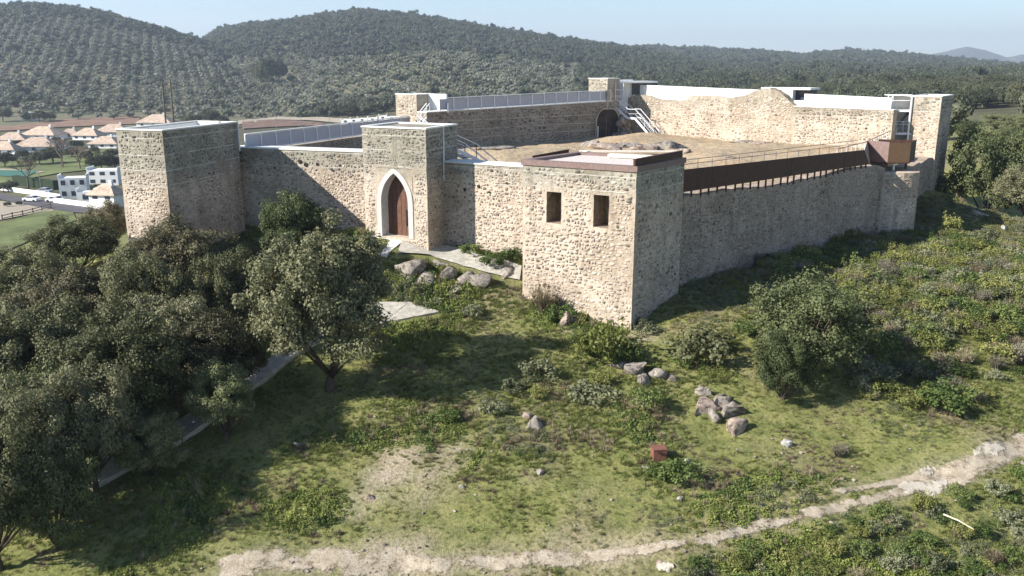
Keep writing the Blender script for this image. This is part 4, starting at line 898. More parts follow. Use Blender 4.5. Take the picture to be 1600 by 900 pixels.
# ================================================================== ROCKS
def ico(sub=2):
    import bmesh
    b = bmesh.new(); bmesh.ops.create_icosphere(b, subdivisions=sub, radius=1); V = np.array([v.co[:] for v in b.verts]); Fc = np.array([[v.index for v in f.verts] for f in b.faces]); b.free(); return V, Fc
IV2, IF2 = ico(2); IV3, IF3 = ico(3); IV1, IF1 = ico(1)
def rock_mesh(size, seed, rz=0):
    r = np.random.default_rng(seed); V = IV3.copy() * (1 + .25 * fbm(IV3[:, 0] * 1.5 + seed, IV3[:, 1] * 1.5 + IV3[:, 2], 2))[:, None]
    for _ in range(22):
        d = r.normal(size=3); d /= np.linalg.norm(d); k = r.uniform(.30, .72); q = V @ d; V = V - np.outer(np.maximum(q - k, 0), d)
    V = V * (1 + .34 * fbm(V[:, 0] * 2.3 + seed, V[:, 1] * 2.3 + V[:, 2] * 2.1, 3) * .4 + .16 * fbm(V[:, 0] * 5.3 + seed * 3, V[:, 1] * 5.1 - V[:, 2] * 5.7, 2))[:, None]
    V = (V - (V.max(0) + V.min(0)) / 2) / ((V.max(0) - V.min(0)) / 2); V = V * np.array(size) / 2; ca, sa = math.cos(rz), math.sin(rz); V[:, :2] = V[:, :2] @ np.array([[ca, sa], [-sa, ca]]); return V
def rock(px, py, w_, h_, label, group=None, mat='rock', seed=1, rz=0, dp=.8, name='boulder', sink=.38, cat='boulder', at=None):
    """w_, h_ are the apparent size in pixels"""
    p = at or hit(px, py); m_ = p.y / F; sx, sz = w_ * m_ * 1.3, h_ * m_ * 1.35
    V = rock_mesh((sx, sx * dp, max(sz, .12)), seed, rz) + np.array([p.x, p.y + sx * dp * .3, p.z + sz * (.5 - sink)])
    o = mk(name, V, IF3, M[mat]); return tag(o, label, cat, group)
GR1 = 'boulders below the gate path'
for i, (x, y, w_, h_, lb_) in enumerate([(640, 434, 42, 34, 'rounded grey boulder at the left end of the row below the gate path'), (668, 445, 38, 24, 'pale flat boulder second from the left below the gate path'), (700, 441, 30, 30, 'dark notched boulder in the middle of the row below the gate path'),
        (724, 445, 34, 26, 'sloping light boulder right of the dark notched boulder below the path'), (752, 449, 36, 30, 'tall tilted boulder at the right end of the row below the gate path'), (712, 458, 34, 14, 'low pale boulder lying lowest in the row below the path'), (655, 457, 30, 12, 'small flat stone half buried under the leftmost path boulders'),
        (690, 423, 34, 18, 'grey boulder touching the lower edge of the gate path')]):
    rock(x, y, w_, h_, lb_, GR1, 'rock', 10 + i, i * .7)
rock(887, 508, 28, 30, 'upright pinkish boulder in front of the two-window tower', None, 'rock_pink', 31, .4)
rock(822, 460, 18, 12, 'small pale rock at the left foot of the two-window tower', None, 'rock_pink', 33, .4)
rock(792, 432, 26, 18, 'grey rock where the gate path meets the two-window tower', None, 'rock', 34, .4)
GR2 = 'outcrop below the tower corner'
for i, (x, y, w_, h_, lb_) in enumerate([(968, 576, 34, 16, 'leftmost slab of the outcrop below the tower corner'), (992, 588, 34, 24, 'rough middle rock of the outcrop below the tower corner'), (1006, 601, 20, 18, 'lowest pointed rock of the outcrop below the tower corner'), (1030, 594, 28, 24, 'pale ridged rock at the right of the outcrop below the tower corner'), (1052, 596, 22, 14, 'small grey rock at the right tip of the outcrop below the tower')]):
    rock(x, y, w_, h_, lb_, GR2, 'rock', 40 + i, i * .9)
GR3 = 'rocks left of the lone oak'
for i, (x, y, w_, h_, lb_) in enumerate([(1101, 617, 28, 18, 'flat pale rock at the top of the cluster left of the lone oak'), (1104, 648, 42, 26, 'wide light rock at the left of the cluster by the lone oak'), (1128, 634, 38, 22, 'grey slab in the middle of the cluster by the lone oak'), (1116, 660, 22, 24, 'narrow standing rock at the centre of the cluster by the lone oak'),
        (1146, 650, 34, 30, 'dark hollow boulder at the right of the cluster by the lone oak'), (1152, 677, 30, 30, 'lowest whitish rock of the cluster by the lone oak')]):
    rock(x, y, w_, h_, lb_, GR3, 'rock_pink' if i in (1, 5) else 'rock', 50 + i, i * .8)
rock(833, 672, 24, 26, 'lone ridged rock in the grass below the two-window tower', None, 'rock', 61, .4); rock(826, 655, 16, 12, 'small stone just above the lone ridged rock', None, 'rock_pink', 62, .4)
rock(1230, 698, 16, 14, 'small white rock on the open grass right of the rust-red box', None, 'rock_white', 63)
rock(1073, 726, 14, 9, 'white stone right of the rust-red box', None, 'rock_white', 64); rock(1063, 784, 11, 8, 'little white stone on the grass below the rust-red box', None, 'rock_white', 65)
rock(1008, 732, 8, 7, 'tiny pale stone left of the rust-red box', None, 'rock_white', 66); rock(578, 782, 18, 12, 'pale stone at the edge of the bare patch above the track', None, 'rock_pink', 67)
rock(722, 762, 10, 6, 'small white stone right of the bare patch', None, 'rock_white', 68); rock(464, 697, 12, 8, 'small pale stone in the shade under the oaks', None, 'rock_white', 69)
rock(844, 742, 16, 9, 'grey stone in the weeds below the lone ridged rock', None, 'rock', 70); rock(1571, 360, 10, 10, 'white rock on the far right meadow beneath the big oak', None, 'rock_white', 71)
rock(1530, 336, 26, 10, 'flat grey rock at the foot of the big oak on the right', None, 'rock', 72); rock(1038, 888, 26, 7, 'flat pale rock beside the dirt track at the bottom', None, 'rock_pink', 73)
# broken masonry beside the arched recess and rocks inside the courtyard
for i, (x, y, w_, h_, lb_) in enumerate([(972, 186, 26, 26, 'sunlit lump of broken masonry right of the arched recess'), (982, 204, 22, 30, 'tall lump of broken masonry at the foot of the stair'), (966, 208, 30, 16, 'low mound of rubble inside the arched recess')]):
    p = P(x, y, 99.2 if i != 2 else 98.6); rock(x, y, w_, h_, lb_, 'broken masonry at the far corner', 'rock_pink', 80 + i, at=Vector((p.x, p.y, 22.4 if i else 24.0)))
for i, (px, py, w_, h_) in enumerate([(925, 232, 26, 14), (950, 238, 40, 16), (985, 232, 34, 14), (1010, 238, 40, 14), (1048, 234, 40, 20), (1068, 240, 22, 12), (900, 246, 30, 10), (1140, 246, 12, 5), (770, 244, 40, 8), (745, 250, 24, 6), (1165, 222, 30, 5), (1190, 226, 24, 5)]):
    p = G(px, py, 22.9); p.z = float(court_h(np.array([p.x]), np.array([p.y]))[0])
    rock(px, py, w_, h_, ['grey boulder left of centre in the courtyard rubble behind the near tower', 'broad grey rock behind the middle of the near tower roof', 'low pale rock in the courtyard rubble left of the white kerb end', 'wide flat rock behind the white kerb in the courtyard', 'large rounded grey boulder at the right end of the courtyard rubble', 'small dark boulder right of the large rounded courtyard boulder', 'low rock beside the rusty ramp edge in the courtyard', 'lone small stone on the open courtyard soil', 'long low rock at the left of the courtyard near the gate tower stair', 'small rock next to the long low rock near the gate tower stair', 'flat rock left of its twin below the ruined wall', 'flat rock right of its twin below the ruined wall'][i], 'rocks in the courtyard', 'rock_pink' if i % 2 else 'rock', 90 + i, i * .6, at=p, dp=1.4, sink=.55)
# rust-red metal box and fallen cane
p = hit(1030, 722); bx = thing('metal_box', 'rust-red metal box standing in the grass above the dirt track', 'metal box', (p.x, p.y, p.z)); zz = p.z
MB().box((p.x, p.y + .25, zz + .24), (.58, .50, .62), .12).out('box_body', M['rust_box'], bx); MB().box((p.x, p.y + .25, zz + .565), (.62, .54, .03), .12).out('lid', M['rust_box'], bx)
MB().beam((p.x - .1, p.y - .06, zz + .46), (p.x + .12, p.y - .03, zz + .46), .04, .04).out('handle', M['corten'], bx)
a, b = hit(1471, 826), hit(1518, 850); a.z += .62; b.z += .62
tag(MB().tube([a, (a + b) / 2 + Vector((0, 0, .05)), b], [.035, .03, .02], 6).out('fallen_cane', M['cane']), 'long pale dry cane lying across the shrubs at the bottom right', 'cane')
# ================================================================== VEGETATION PROTOTYPES
def leaves(centers, normals, size, rng, asp=1.5, fold=.25):
    """one bent quad per leaf"""
    n = len(centers); t1 = np.cross(normals, rng.normal(size=(n, 3))); t1 /= np.linalg.norm(t1, axis=1)[:, None] + 1e-9; t2 = np.cross(normals, t1)
    s = size * rng.uniform(.6, 1.25, (n, 1)); a = t1 * s * asp / 2; b = t2 * s / 2; c = normals * s * fold
    V = np.stack([centers - a, centers - b + c, centers + a, centers + b + c], 1).reshape(-1, 3)
    return V, np.arange(n * 4).reshape(n, 4)
def crown_cloud(rng, n_cl, n_leaf, rx, rz_, cz, cl_r=.20, flat=.35, size=.15, jag=.25):
    """leaf clumps in an uneven ellipsoid; the outline is pushed in and out by noise"""
    C = []; 
    while len(C) < n_cl:
        d = rng.normal(size=3); d /= np.linalg.norm(d)
        if d[2] < -flat - .25: continue
        k = rng.uniform(.35, 1.0) ** .45; k *= 1 + jag * float(fbm(d[0] * 1.7 + 5 * rng.integers(0, 1) + rz_, d[1] * 1.7 + d[2], 2)) * 1.6
        C.append((d[0] * rx * k, d[1] * rx * k, cz + d[2] * rz_ * k * (1 if d[2] > 0 else .75)))
    C = np.array(C); pts = []; nrm = []
    for c in C:
        r = cl_r * rx * rng.uniform(.6, 1.3); d = rng.normal(size=(n_leaf, 3)); d /= np.linalg.norm(d, axis=1)[:, None]; d[:, 2] = d[:, 2] * .8 + .12
        pts.append(c + d * r * (rng.uniform(.45, 1.08, (n_leaf, 1)))); nn = d + rng.normal(size=d.shape) * .45 + np.array([0, 0, .3]); nrm.append(nn / np.linalg.norm(nn, axis=1)[:, None])
    return C, *leaves(np.concatenate(pts), np.concatenate(nrm), size, rng)
def oak_proto(seed, hgt=7.0, rx=3.4, mat='leaf_oak', n_cl=160, n_leaf=230, size=.108, trunk=1.0, rz_=None, jag=.3, cl_r=.2):
    rng = np.random.default_rng(seed); rnd = random.Random(seed); rz_ = rz_ or (hgt - trunk) * .5; cz = hgt - rz_
    C, V, Fc = crown_cloud(rng, n_cl, n_leaf, rx, rz_, cz, cl_r, size=size, jag=jag)
    m = MB(); m.tube([(0, 0, -.6), (.06, .03, .4), (rnd.uniform(-.2, .2), .1, trunk * .7), (rnd.uniform(-.3, .3), 0, trunk * 1.1)], [.34, .25, .21, .17], 9)
    tip = Vector(m.v[-9]) * .5 + Vector(m.v[-5]) * .5
    for c in C[rng.choice(len(C), min(15, len(C)), replace=False)]:
        c = Vector(c); mid = tip.lerp(c, .5) + Vector((rnd.uniform(-.3, .3), rnd.uniform(-.3, .3), rnd.uniform(-.5, .2))); m.tube([tip - Vector((0, 0, .25)), mid, c], [.09, .05, .02], 5)
    return V, Fc, m, mat
PROTO = {}
def make_meshes(key, V, Fc, m, mat):
    me = mk(key + '_crown', V, Fc, M[mat], link=False).data; mt = m.out(key + '_trunk', M['bark'], None, True, link=False).data if m else None
    PROTO[key] = (me, mt)
make_meshes('oak_a', *oak_proto(1)); make_meshes('oak_b', *oak_proto(2, 6.6, 3.6, 'leaf_oak', jag=.4)); make_meshes('oak_c', *oak_proto(3, 7.4, 3.2, 'leaf_oak3', 150, 230, .108, jag=.4)); make_meshes('oak_d', *oak_proto(4, 6.0, 3.0, 'leaf_oak2', 140, 220, .105, .7))
make_meshes('oak_low', *oak_proto(5, 6.0, 3.3, 'leaf_oak2', 180, 200, .108, .3, 3.2, jag=.5)); make_meshes('oak_tall', *oak_proto(6, 7.6, 3.4, 'leaf_oak', 210, 230, .108, .9, 3.7, jag=.5, cl_r=.18))
def tree(key, x, y, z, sx, sz, rot, label, group=None, name='holm_oak', cat='tree'):
    t = thing(name, label, cat, (x, y, z), rot, group); t.scale = (sx, sx, sz)
    for nm, me in (('crown', PROTO[key][0]), ('trunk', PROTO[key][1])):
        if me: o = bpy.data.objects.new(nm, me); COL.objects.link(o); o.parent = t
    return t
PH = {'oak_a': (7.0, 3.4), 'oak_b': (6.6, 3.6), 'oak_c': (7.4, 3.2), 'oak_d': (6.0, 3.0), 'oak_low': (6.0, 3.3), 'oak_tall': (7.6, 3.4)}
def tree_px(key, cx, Y, top, hw, rot, label, group='holm oaks around the castle', name='holm_oak'):
    p = P(cx, top, Y); z = h1(p.x, Y); H0, R0 = PH[key]; return tree(key, p.x, Y, z - .1, hw / F * Y / (R0 * 1.08), (p.z - z) / (H0 * 1.04), rot, label, group, name)
tree_px('oak_tall', 500, 39.7, 350, 118, .3, 'spreading holm oak with visible forked trunk beside the path platform')
tree_px('oak_d', 452, 50, 296, 58, 1.1, 'small greener oak against the front wall left of the arched door')
tree_px('oak_c', 268, 46.5, 336, 82, 2.0, 'brownish oak crown directly in front of the tall left tower')
tree_px('oak_b', 345, 43, 385, 62, 2.9, 'oak crown between the tall left tower and the spreading oak')
tree_px('oak_b', 215, 42, 385, 78, 4.3, 'greener oak crown below the foot of the tall left tower')
tree_px('oak_a', 112, 50, 335, 70, 5.0, 'oak crown left of the tall tower near the village')
tree_px('oak_c', 158, 55, 312, 42, .8, 'tallest oak tip beside the left edge of the tall tower')
tree_px('oak_a', 25, 46, 378, 78, 2.2, 'oak at the left picture border level with the tower foot')
tree_px('oak_b', 60, 37, 470, 110, 3.3, 'broad dark oak at the left border in the middle of the grove')
tree_px('oak_a', 180, 35.5, 478, 110, 4.6, 'broad oak in the centre of the left grove')
tree_px('oak_c', 318, 38, 482, 86, 5.6, 'oak hanging over the upper end of the shaded path')
tree_px('oak_b', 20, 31, 585, 105, 1.0, 'lowest oak in the bottom left corner of the grove')
tree_px('oak_a', 125, 32.5, 560, 78, 2.6, 'oak overhanging the lower end of the shaded path')
tree_px('oak_b', -95, 36, 455, 130, 0.3, 'oak just outside the left border of the picture')
tree_px('oak_a', -40, 28.5, 640, 95, 2.4, 'oak outside the left border throwing shade on the lower slope')
tree_px('oak_b', 250, 39, 455, 90, 1.7, 'dense oak crown in the middle of the grove left of the spreading oak')
tree_px('oak_c', 95, 42, 415, 85, 0.4, 'oak crown in the left grove behind the broad dark oak')
tree_px('oak_low', 30, 33.5, 560, 90, 3.1, 'dark low oak filling the left border of the grove')
tree_px('oak_low', 170, 34.5, 600, 70, 0.8, 'dark understorey oak under the broad centre oak')
tree_px('oak_d', 340, 35.5, 560, 62, 3.9, 'low oak crown beside the shaded path below the spreading oak')
tree_px('oak_low', 70, 29.5, 690, 80, 4.4, 'low bushy oak at the bottom left below the grove')
tree_px('oak_low', 225, 33.2, 640, 60, 5.2, 'low oak foliage touching the ground beside the lower path')
tree_px('oak_d', 400, 46, 420, 50, 2.4, 'oak crown filling the gap left of the spreading oak')
tree_px('oak_low', 1275, 40.5, 426, 100, .9, 'lone bushy oak on the open slope right of the two-window tower')
tree_px('oak_low', 1232, 38.6, 505, 52, 2.9, 'low leafy oak growing against the lone bushy oak')
tree_px('oak_low', 1562, 84, 192, 70, 1.9, 'big oak on the meadow beyond the far right tower')
tree_px('oak_a', 1620, 78, 250, 60, 3.0, 'oak at the right border beneath the meadow')
for i, (cx, Y, top, hw) in enumerate([(1548, 128, 205, 26), (1590, 120, 196, 30), (1515, 150, 186, 20), (1600, 150, 178, 34), (1560, 170, 176, 22)]):
    tree_px('oak_low', cx, Y, top, hw, i * 1.3, ['low oak behind the left shoulder of the big meadow oak', 'low oak right behind the big meadow oak', 'small dark oak on the brown rise past the far right tower', 'wide oak at the right border behind the meadow', 'oak on the crest between the brown rise and the border'][i])
# ---- shrubs
def shrub_proto(seed, mat, n=900, size=.085, h=1.0, r=.75, blades=False):
    rng = np.random.default_rng(seed)
    if blades:
        n2 = 260; a = rng.uniform(0, 2 * PI, n2); rr = rng.uniform(0, .35, n2) * r; base = np.stack([np.cos(a) * rr, np.sin(a) * rr, rng.uniform(0, .15, n2)], -1)
        tilt = rng.uniform(.1, .9, n2); ln = h * rng.uniform(.55, 1.1, n2); tip = base + np.stack([np.cos(a) * np.sin(tilt) * ln, np.sin(a) * np.sin(tilt) * ln, np.cos(tilt) * ln], -1)
        w_ = np.stack([-np.sin(a), np.cos(a), 0 * a], -1) * .02; V = np.stack([base - w_, base + w_, tip], 1).reshape(-1, 3); Fc = [tuple(x) for x in np.arange(n2 * 3).reshape(n2, 3)]
        C, V2_, F2 = crown_cloud(rng, 24, 12, r * .85, h * .5, h * .6, .3, size=.06); Fc += [tuple(x + len(V)) for x in F2]; return np.concatenate([V, V2_]), Fc, None, mat
    C, V, Fc = crown_cloud(rng, 30, n // 30, r, h * .5, h * .5, .34, size=size, jag=.4); V[:, 2] = np.maximum(V[:, 2], -.05); return V, Fc, None, mat
for k, a in (('sh_grey', (21, 'shrub_grey')), ('sh_yellow', (22, 'shrub_yellow')), ('sh_green', (23, 'weed_dark', 1100)), ('sh_grey2', (24, 'shrub_grey', 700, .1, .8, .8))): make_meshes(k, *shrub_proto(*a))
make_meshes('sh_mauve', *shrub_proto(25, 'shrub_mauve', blades=True)); make_meshes('sh_dry', *shrub_proto(26, 'weed_dry', blades=True)); make_meshes('sh_olive', *shrub_proto(27, 'leaf_oak', 1200, .09, 1.0, .8))
def shrub(key, px, py, wpx, hpx, label, group=None, name='shrub', p=None):
    p = p or hit(px, py); m_ = p.y / F; o = bpy.data.objects.new(name, PROTO[key][0]); COL.objects.link(o); o.location = p - Vector((0, 0, .06)); o.rotation_euler = (0, 0, random.uniform(0, 6)); o.scale = (wpx * m_ / 1.6, wpx * m_ / 1.6, hpx * m_ / 1.05); return tag(o, label, 'shrub', group)
for a in [('sh_olive', 1095, 566, 96, 58, 'dark round bush casting a shadow below the right side of the two-window tower'), ('sh_dry', 852, 488, 74, 50, 'dry brown bush against the left foot of the two-window tower'), ('sh_green', 872, 500, 54, 30, 'low green bush beside the upright pinkish boulder'),
          ('sh_grey', 846, 594, 60, 38, 'grey-leaved bush at the edge of the oak shade'), ('sh_grey', 800, 612, 44, 28, 'small grey bush left of the yellow-flowered weeds'), ('sh_yellow', 940, 570, 90, 74, 'tall wispy green bush in front of the tower corner'), ('sh_green', 972, 566, 60, 34, 'dark bush above the outcrop below the tower corner'),
          ('sh_grey2', 926, 626, 70, 34, 'spreading grey-green bush below the tower corner outcrop'), ('sh_green', 1060, 752, 78, 40, 'bush with pale twigs right below the rust-red box'), ('sh_green', 1026, 744, 34, 24, 'small bright green bush under the rust-red box'), ('sh_grey2', 772, 640, 54, 26, 'low grey bush where the oak shade ends'),
          ('sh_yellow', 840, 622, 34, 26, 'yellow-flowered tuft above the lone ridged rock'), ('sh_mauve', 1312, 712, 46, 24, 'small brown twiggy bush on the grass above the dirt track'), ('sh_yellow', 1485, 372, 30, 40, 'upright pointed shrub standing in front of the far right tower'), ('sh_green', 1478, 640, 90, 44, 'bushy green shrub at the right edge of the lone oak shade'),
          ('sh_grey', 1010, 520, 44, 18, 'little grey-green bush right at the tower corner'), ('sh_olive', 1275, 378, 46, 36, 'dark bush in the shade against the long right-hand wall'), ('sh_green', 770, 415, 46, 22, 'green bush at the foot of the wall beside the gate path'), ('sh_green', 735, 396, 40, 18, 'low bush at the foot of the wall next to the gate tower'),
          ('sh_green', 797, 408, 36, 24, 'bush in the corner between front wall and two-window tower'), ('sh_green', 1165, 520, 46, 20, 'low green bush on the shade line right of the dark round bush'), ('sh_green', 700, 655, 50, 22, 'weed clump in the shade of the spreading oak'), ('sh_grey', 735, 495, 34, 24, 'blue-grey bush at the right tip of the path platform')]: shrub(*a)
# ================================================================== SCATTER (ground cover and far woods)
def scatter(name, pts, pick, rotz, scl, protos, label=None, tilt=0.0):
    pts = np.asarray(pts, float); n = len(pts); me = bpy.data.meshes.new(name); me.vertices.add(n); me.vertices.foreach_set('co', pts.ravel())
    at = me.attributes.new('pick', 'INT', 'POINT'); at.data.foreach_set('value', pick.astype(np.int32))
    rot = np.zeros((n, 3)); rot[:, 2] = rotz; rot[:, :2] = RNG.normal(size=(n, 2)) * tilt
    at = me.attributes.new('rot', 'FLOAT_VECTOR', 'POINT'); at.data.foreach_set('vector', rot.ravel())
    at = me.attributes.new('scl', 'FLOAT_VECTOR', 'POINT'); at.data.foreach_set('vector', np.asarray(scl, float).ravel())
    o = bpy.data.objects.new(name, me); COL.objects.link(o); tag(o, label, None, None, 'stuff')
    pc = bpy.data.collections.new(name + '_kinds')
    for i, m_ in enumerate(protos): q = bpy.data.objects.new('%s_kind_%02d' % (name, i), m_); pc.objects.link(q)
    ng = bpy.data.node_groups.new(name, 'GeometryNodeTree'); ng.interface.new_socket('Geometry', in_out='INPUT', socket_type='NodeSocketGeometry'); ng.interface.new_socket('Geometry', in_out='OUTPUT', socket_type='NodeSocketGeometry')
    gi = ng.nodes.new('NodeGroupInput'); go = ng.nodes.new('NodeGroupOutput'); ip = ng.nodes.new('GeometryNodeInstanceOnPoints'); ci = ng.nodes.new('GeometryNodeCollectionInfo')
    ci.inputs['Collection'].default_value = pc; ci.inputs['Separate Children'].default_value = True; ci.inputs['Reset Children'].default_value = True
    def na(nm, typ):
        a = ng.nodes.new('GeometryNodeInputNamedAttribute'); a.data_type = typ; a.inputs['Name'].default_value = nm; return a.outputs['Attribute']
    L = ng.links.new; L(gi.outputs[0], ip.inputs['Points']); L(ci.outputs[0], ip.inputs['Instance']); ip.inputs['Pick Instance'].default_value = True
    L(na('pick', 'INT'), ip.inputs['Instance Index']); L(na('rot', 'FLOAT_VECTOR'), ip.inputs['Rotation']); L(na('scl', 'FLOAT_VECTOR'), ip.inputs['Scale']); L(ip.outputs[0], go.inputs[0])
    md = o.modifiers.new('scatter', 'NODES'); md.node_group = ng; return o
def weed_mesh(seed, mat, n=46, size=.075, r=.22, h=.2, blades=0, bl=.35):
    rng = np.random.default_rng(seed); V = np.zeros((0, 3)); Fc = []
    if n:
        a = rng.uniform(0, 2 * PI, n); rr = r * np.sqrt(rng.uniform(0, 1, n)); c = np.stack([np.cos(a) * rr, np.sin(a) * rr, h * rng.uniform(.1, 1, n) * (1 - (rr / r) ** 2 * .6)], -1)
        nn = rng.normal(size=(n, 3)) * .7 + np.array([0, 0, 1]); nn /= np.linalg.norm(nn, axis=1)[:, None]; V, q = leaves(c, nn, size, rng); Fc = [tuple(x) for x in q]
    if blades:
        a = rng.uniform(0, 2 * PI, blades); b = np.stack([np.cos(a), np.sin(a), 0 * a], -1) * r * .5 * rng.uniform(0, 1, (blades, 1)); ti = rng.uniform(.1, .8, blades); ln = bl * rng.uniform(.5, 1.1, blades)
        tp_ = b + np.stack([np.cos(a) * np.sin(ti) * ln, np.sin(a) * np.sin(ti) * ln, np.cos(ti) * ln], -1); w_ = np.stack([-np.sin(a), np.cos(a), 0 * a], -1) * .016
        B = np.stack([b - w_, b + w_, tp_], 1).reshape(-1, 3); k = len(V); V = np.concatenate([V, B]); Fc += [tuple(int(y) for y in x) for x in (np.arange(blades * 3).reshape(-1, 3) + k)]
    me = bpy.data.meshes.new('weed'); me.from_pydata(V.tolist(), [], [tuple(int(y) for y in f) for f in Fc]); me.materials.append(M[mat]); return me
M['grass'] = leaf_mat('short_grass', (.10, .125, .034), (.195, .222, .066), (.30, .31, .115), .7, .3)
WEEDS = [weed_mesh(1, 'weed'), weed_mesh(2, 'weed', 60, .06, .25, .16), weed_mesh(3, 'weed_dark'), weed_mesh(4, 'grass', 0, blades=60, r=.3, bl=.26), weed_mesh(5, 'grass', 20, .06, .25, .1, 40, .24), weed_mesh(6, 'weed_dry', 10, .06, .2, .12, 34, .34), weed_mesh(7, 'shrub_grey', 50, .06, .22, .26, 10, .3), weed_mesh(8, 'shrub_yellow', 56, .06, .24, .28)]
n = 145000; t_ = RNG.random(n); Y = np.sqrt(21.5 ** 2 + t_ * (80 ** 2 - 21.5 ** 2)); X = RNG.uniform(-.80, .86, n) * Y
footp = [NP, GP, Lf, tp, Rp, [tuple(LWa), tuple(LWb), (-8, 58.5), (-19.6, 62.5)], [tuple(RWa), tuple(RWb), (3.5, 53), (-4, 57)], CY, [tuple(EA), tuple(EB), (37, 80), (20, 80)]]
keep = np.ones(n, bool)
for pl in footp: keep &= ~in_poly(X, Y, [(p[0], p[1]) for p in pl])
PTH = [(wl, wr), (hits([(628, 376), (660, 374), (700, 386), (760, 404), (815, 418)]), hits([(622, 398), (670, 400), (705, 412), (760, 428), (812, 440)])), (hits([(560, 505), (600, 474), (640, 474)]), hits([(600, 503), (622, 502), (688, 489)])), (hits([(530, 392), (597, 363)]), hits([(596, 396), (640, 368)]))]
for l, r_ in PTH:
    for ox, oy in ((0, 0), (.35, -.35), (-.3, -.45)): keep &= ~in_poly(X - ox, Y - oy, [(p.x, p.y) for p in l] + [(p.x, p.y) for p in reversed(r_)])
on_t = np.zeros(n, bool)
for l, r_ in TRK: on_t |= in_poly(X, Y, [(p.x, p.y) for p in l] + [(p.x, p.y) for p in reversed(r_)])
keep &= ~(on_t & (RNG.random(n) < .85))
dd = dirt_at(X, Y); keep &= RNG.random(n) > dd * .85
X, Y, dd = X[keep], Y[keep], dd[keep]; n = len(X)
la = fbm(X / 4.5, Y / 4.5, 3); lb2 = fbm(X / 1.8 + 40, Y / 1.8, 2); lc = fbm(X / 6 + 90, Y / 6 + 9, 2)
pxx, pyy = proj(X, Y, H(X, Y, False))
lush = np.clip(.36 + la * 1.3, 0, 1)
for cx, cy, sx, sy, a in ((480, 790, 110, 45, .9), (1400, 890, 260, 50, .9), (1500, 620, 150, 60, .6), (860, 590, 140, 80, .5), (820, 800, 60, 40, .4), (1380, 450, 300, 80, .8), (60, 850, 90, 35, .4), (1200, 600, 400, 40, .2)):
    lush = np.maximum(lush, a * np.exp(-((pxx - cx) / sx) ** 2 - ((pyy - cy) / sy) ** 2) + .12 * la)
pick = np.where(lush > .55, np.where(lb2 > .06, 0, np.where(lb2 > -.15, 1, 2)), np.where(lb2 > .1, 4, np.where(lb2 > -.25, 3, 5)))
rr = RNG.random(n); pick = np.where(rr < .08, 5, pick); pick = np.where((rr > .90) & (lush > .5), 7, pick); pick = np.where((lc > .36) & (rr < .4), 6, pick); pick = np.where((rr > .3) & (rr < .36), 1, pick)
slope = (pxx > 1040) & (pyy < 560) & (Y > 45); pick = np.where(slope & (rr > .45), np.where(lb2 > .05, 6, np.where(rr > .8, 5, 7)), pick)
sc1 = (.50 + .62 * lush) * RNG.uniform(.6, 1.4, n) * np.interp(Y, [22, 45, 80], [.8, 1.05, 1.5]) * (1 - .4 * dd)
zsc = sc1 * (.55 + .75 * lush) * RNG.uniform(.7, 1.3, n)
scatter('ground_cover', np.stack([X, Y, H(X, Y) - .03], -1), pick, RNG.uniform(0, 6.28, n), np.stack([sc1, sc1, zsc], -1), WEEDS, tilt=.12)
# pebbles
n2 = 1500; Yp = np.sqrt(23 ** 2 + RNG.random(n2) * (46 ** 2 - 23 ** 2)); Xp = RNG.uniform(-.55, .6, n2) * Yp; k = RNG.random(n2) < (.10 + .9 * np.maximum(dirt_at(Xp, Yp), .0)); tk = np.zeros(n2, bool)
for l, r_ in TRK: tk |= in_poly(Xp, Yp, [(p.x, p.y) for p in l] + [(p.x, p.y) for p in reversed(r_)])
k |= tk
for pl in (NP, GP, Lf): k &= ~in_poly(Xp, Yp, [(p[0], p[1]) for p in pl])
Xp, Yp = Xp[k], Yp[k]; pe = []
for i in range(3):
    V = IV1 * (1 + .35 * np.random.default_rng(i).normal(size=(len(IV1), 1)) * .5) * [1, .8, .55]; me = bpy.data.meshes.new('pebble'); me.from_pydata(V.tolist(), [], [tuple(int(y) for y in f) for f in IF1]); me.materials.append(M['rock_pink' if i else 'rock']); pe.append(me)
ss = RNG.uniform(.03, .10, len(Xp)) ; scatter('pebbles', np.stack([Xp, Yp, H(Xp, Yp) + .03], -1), RNG.integers(0, 3, len(Xp)), RNG.uniform(0, 6, len(Xp)), np.repeat(ss[:, None], 3, 1), pe)
# shrubby slope on the right: mass of undergrowth plus separate shrubs in front
PK = ['sh_grey', 'sh_yellow', 'sh_grey2', 'sh_mauve', 'sh_dry', 'sh_green']
def shade_free(px, py): return True
n3 = 6400; Ys_ = np.sqrt(23 ** 2 + RNG.random(n3) * (80 ** 2 - 23 ** 2)); Xs_ = RNG.uniform(-.1, .86, n3) * Ys_
px3, py3 = proj(Xs_, Ys_, H(Xs_, Ys_, False)); f3 = fbm(Xs_ / 5 + 7, Ys_ / 5, 3)
dens = np.where((px3 > 1330) & (py3 < 640) & (py3 > 372), .9, 0) + np.where((px3 > 1180) & (py3 < 470) & (py3 > 372), .7, 0) + np.where((py3 > 888 - (px3 - 1100) * .29) & (px3 > 1080), .75, 0)
dens = np.where((px3 > 780) & (px3 < 1120) & (py3 > 505) & (py3 < 640), .13, dens)
for cx, cy, sx, sy in ((1008, 598, 62, 34), (1128, 655, 60, 50), (833, 672, 26, 26)): dens = np.where(((px3 - cx) / sx) ** 2 + ((py3 - cy) / sy) ** 2 < 1, 0, dens)
dens *= np.clip(.75 + f3 * 1.5, 0, 1)
k3 = RNG.random(n3) < dens
for pl in footp: k3 &= ~in_poly(Xs_, Ys_, [(p[0], p[1]) for p in pl])
for l, r_ in TRK: 
    for dx in (-.6, 0, .6): k3 &= ~in_poly(Xs_ + dx, Ys_ + dx, [(p.x, p.y) for p in l] + [(p.x, p.y) for p in reversed(r_)])
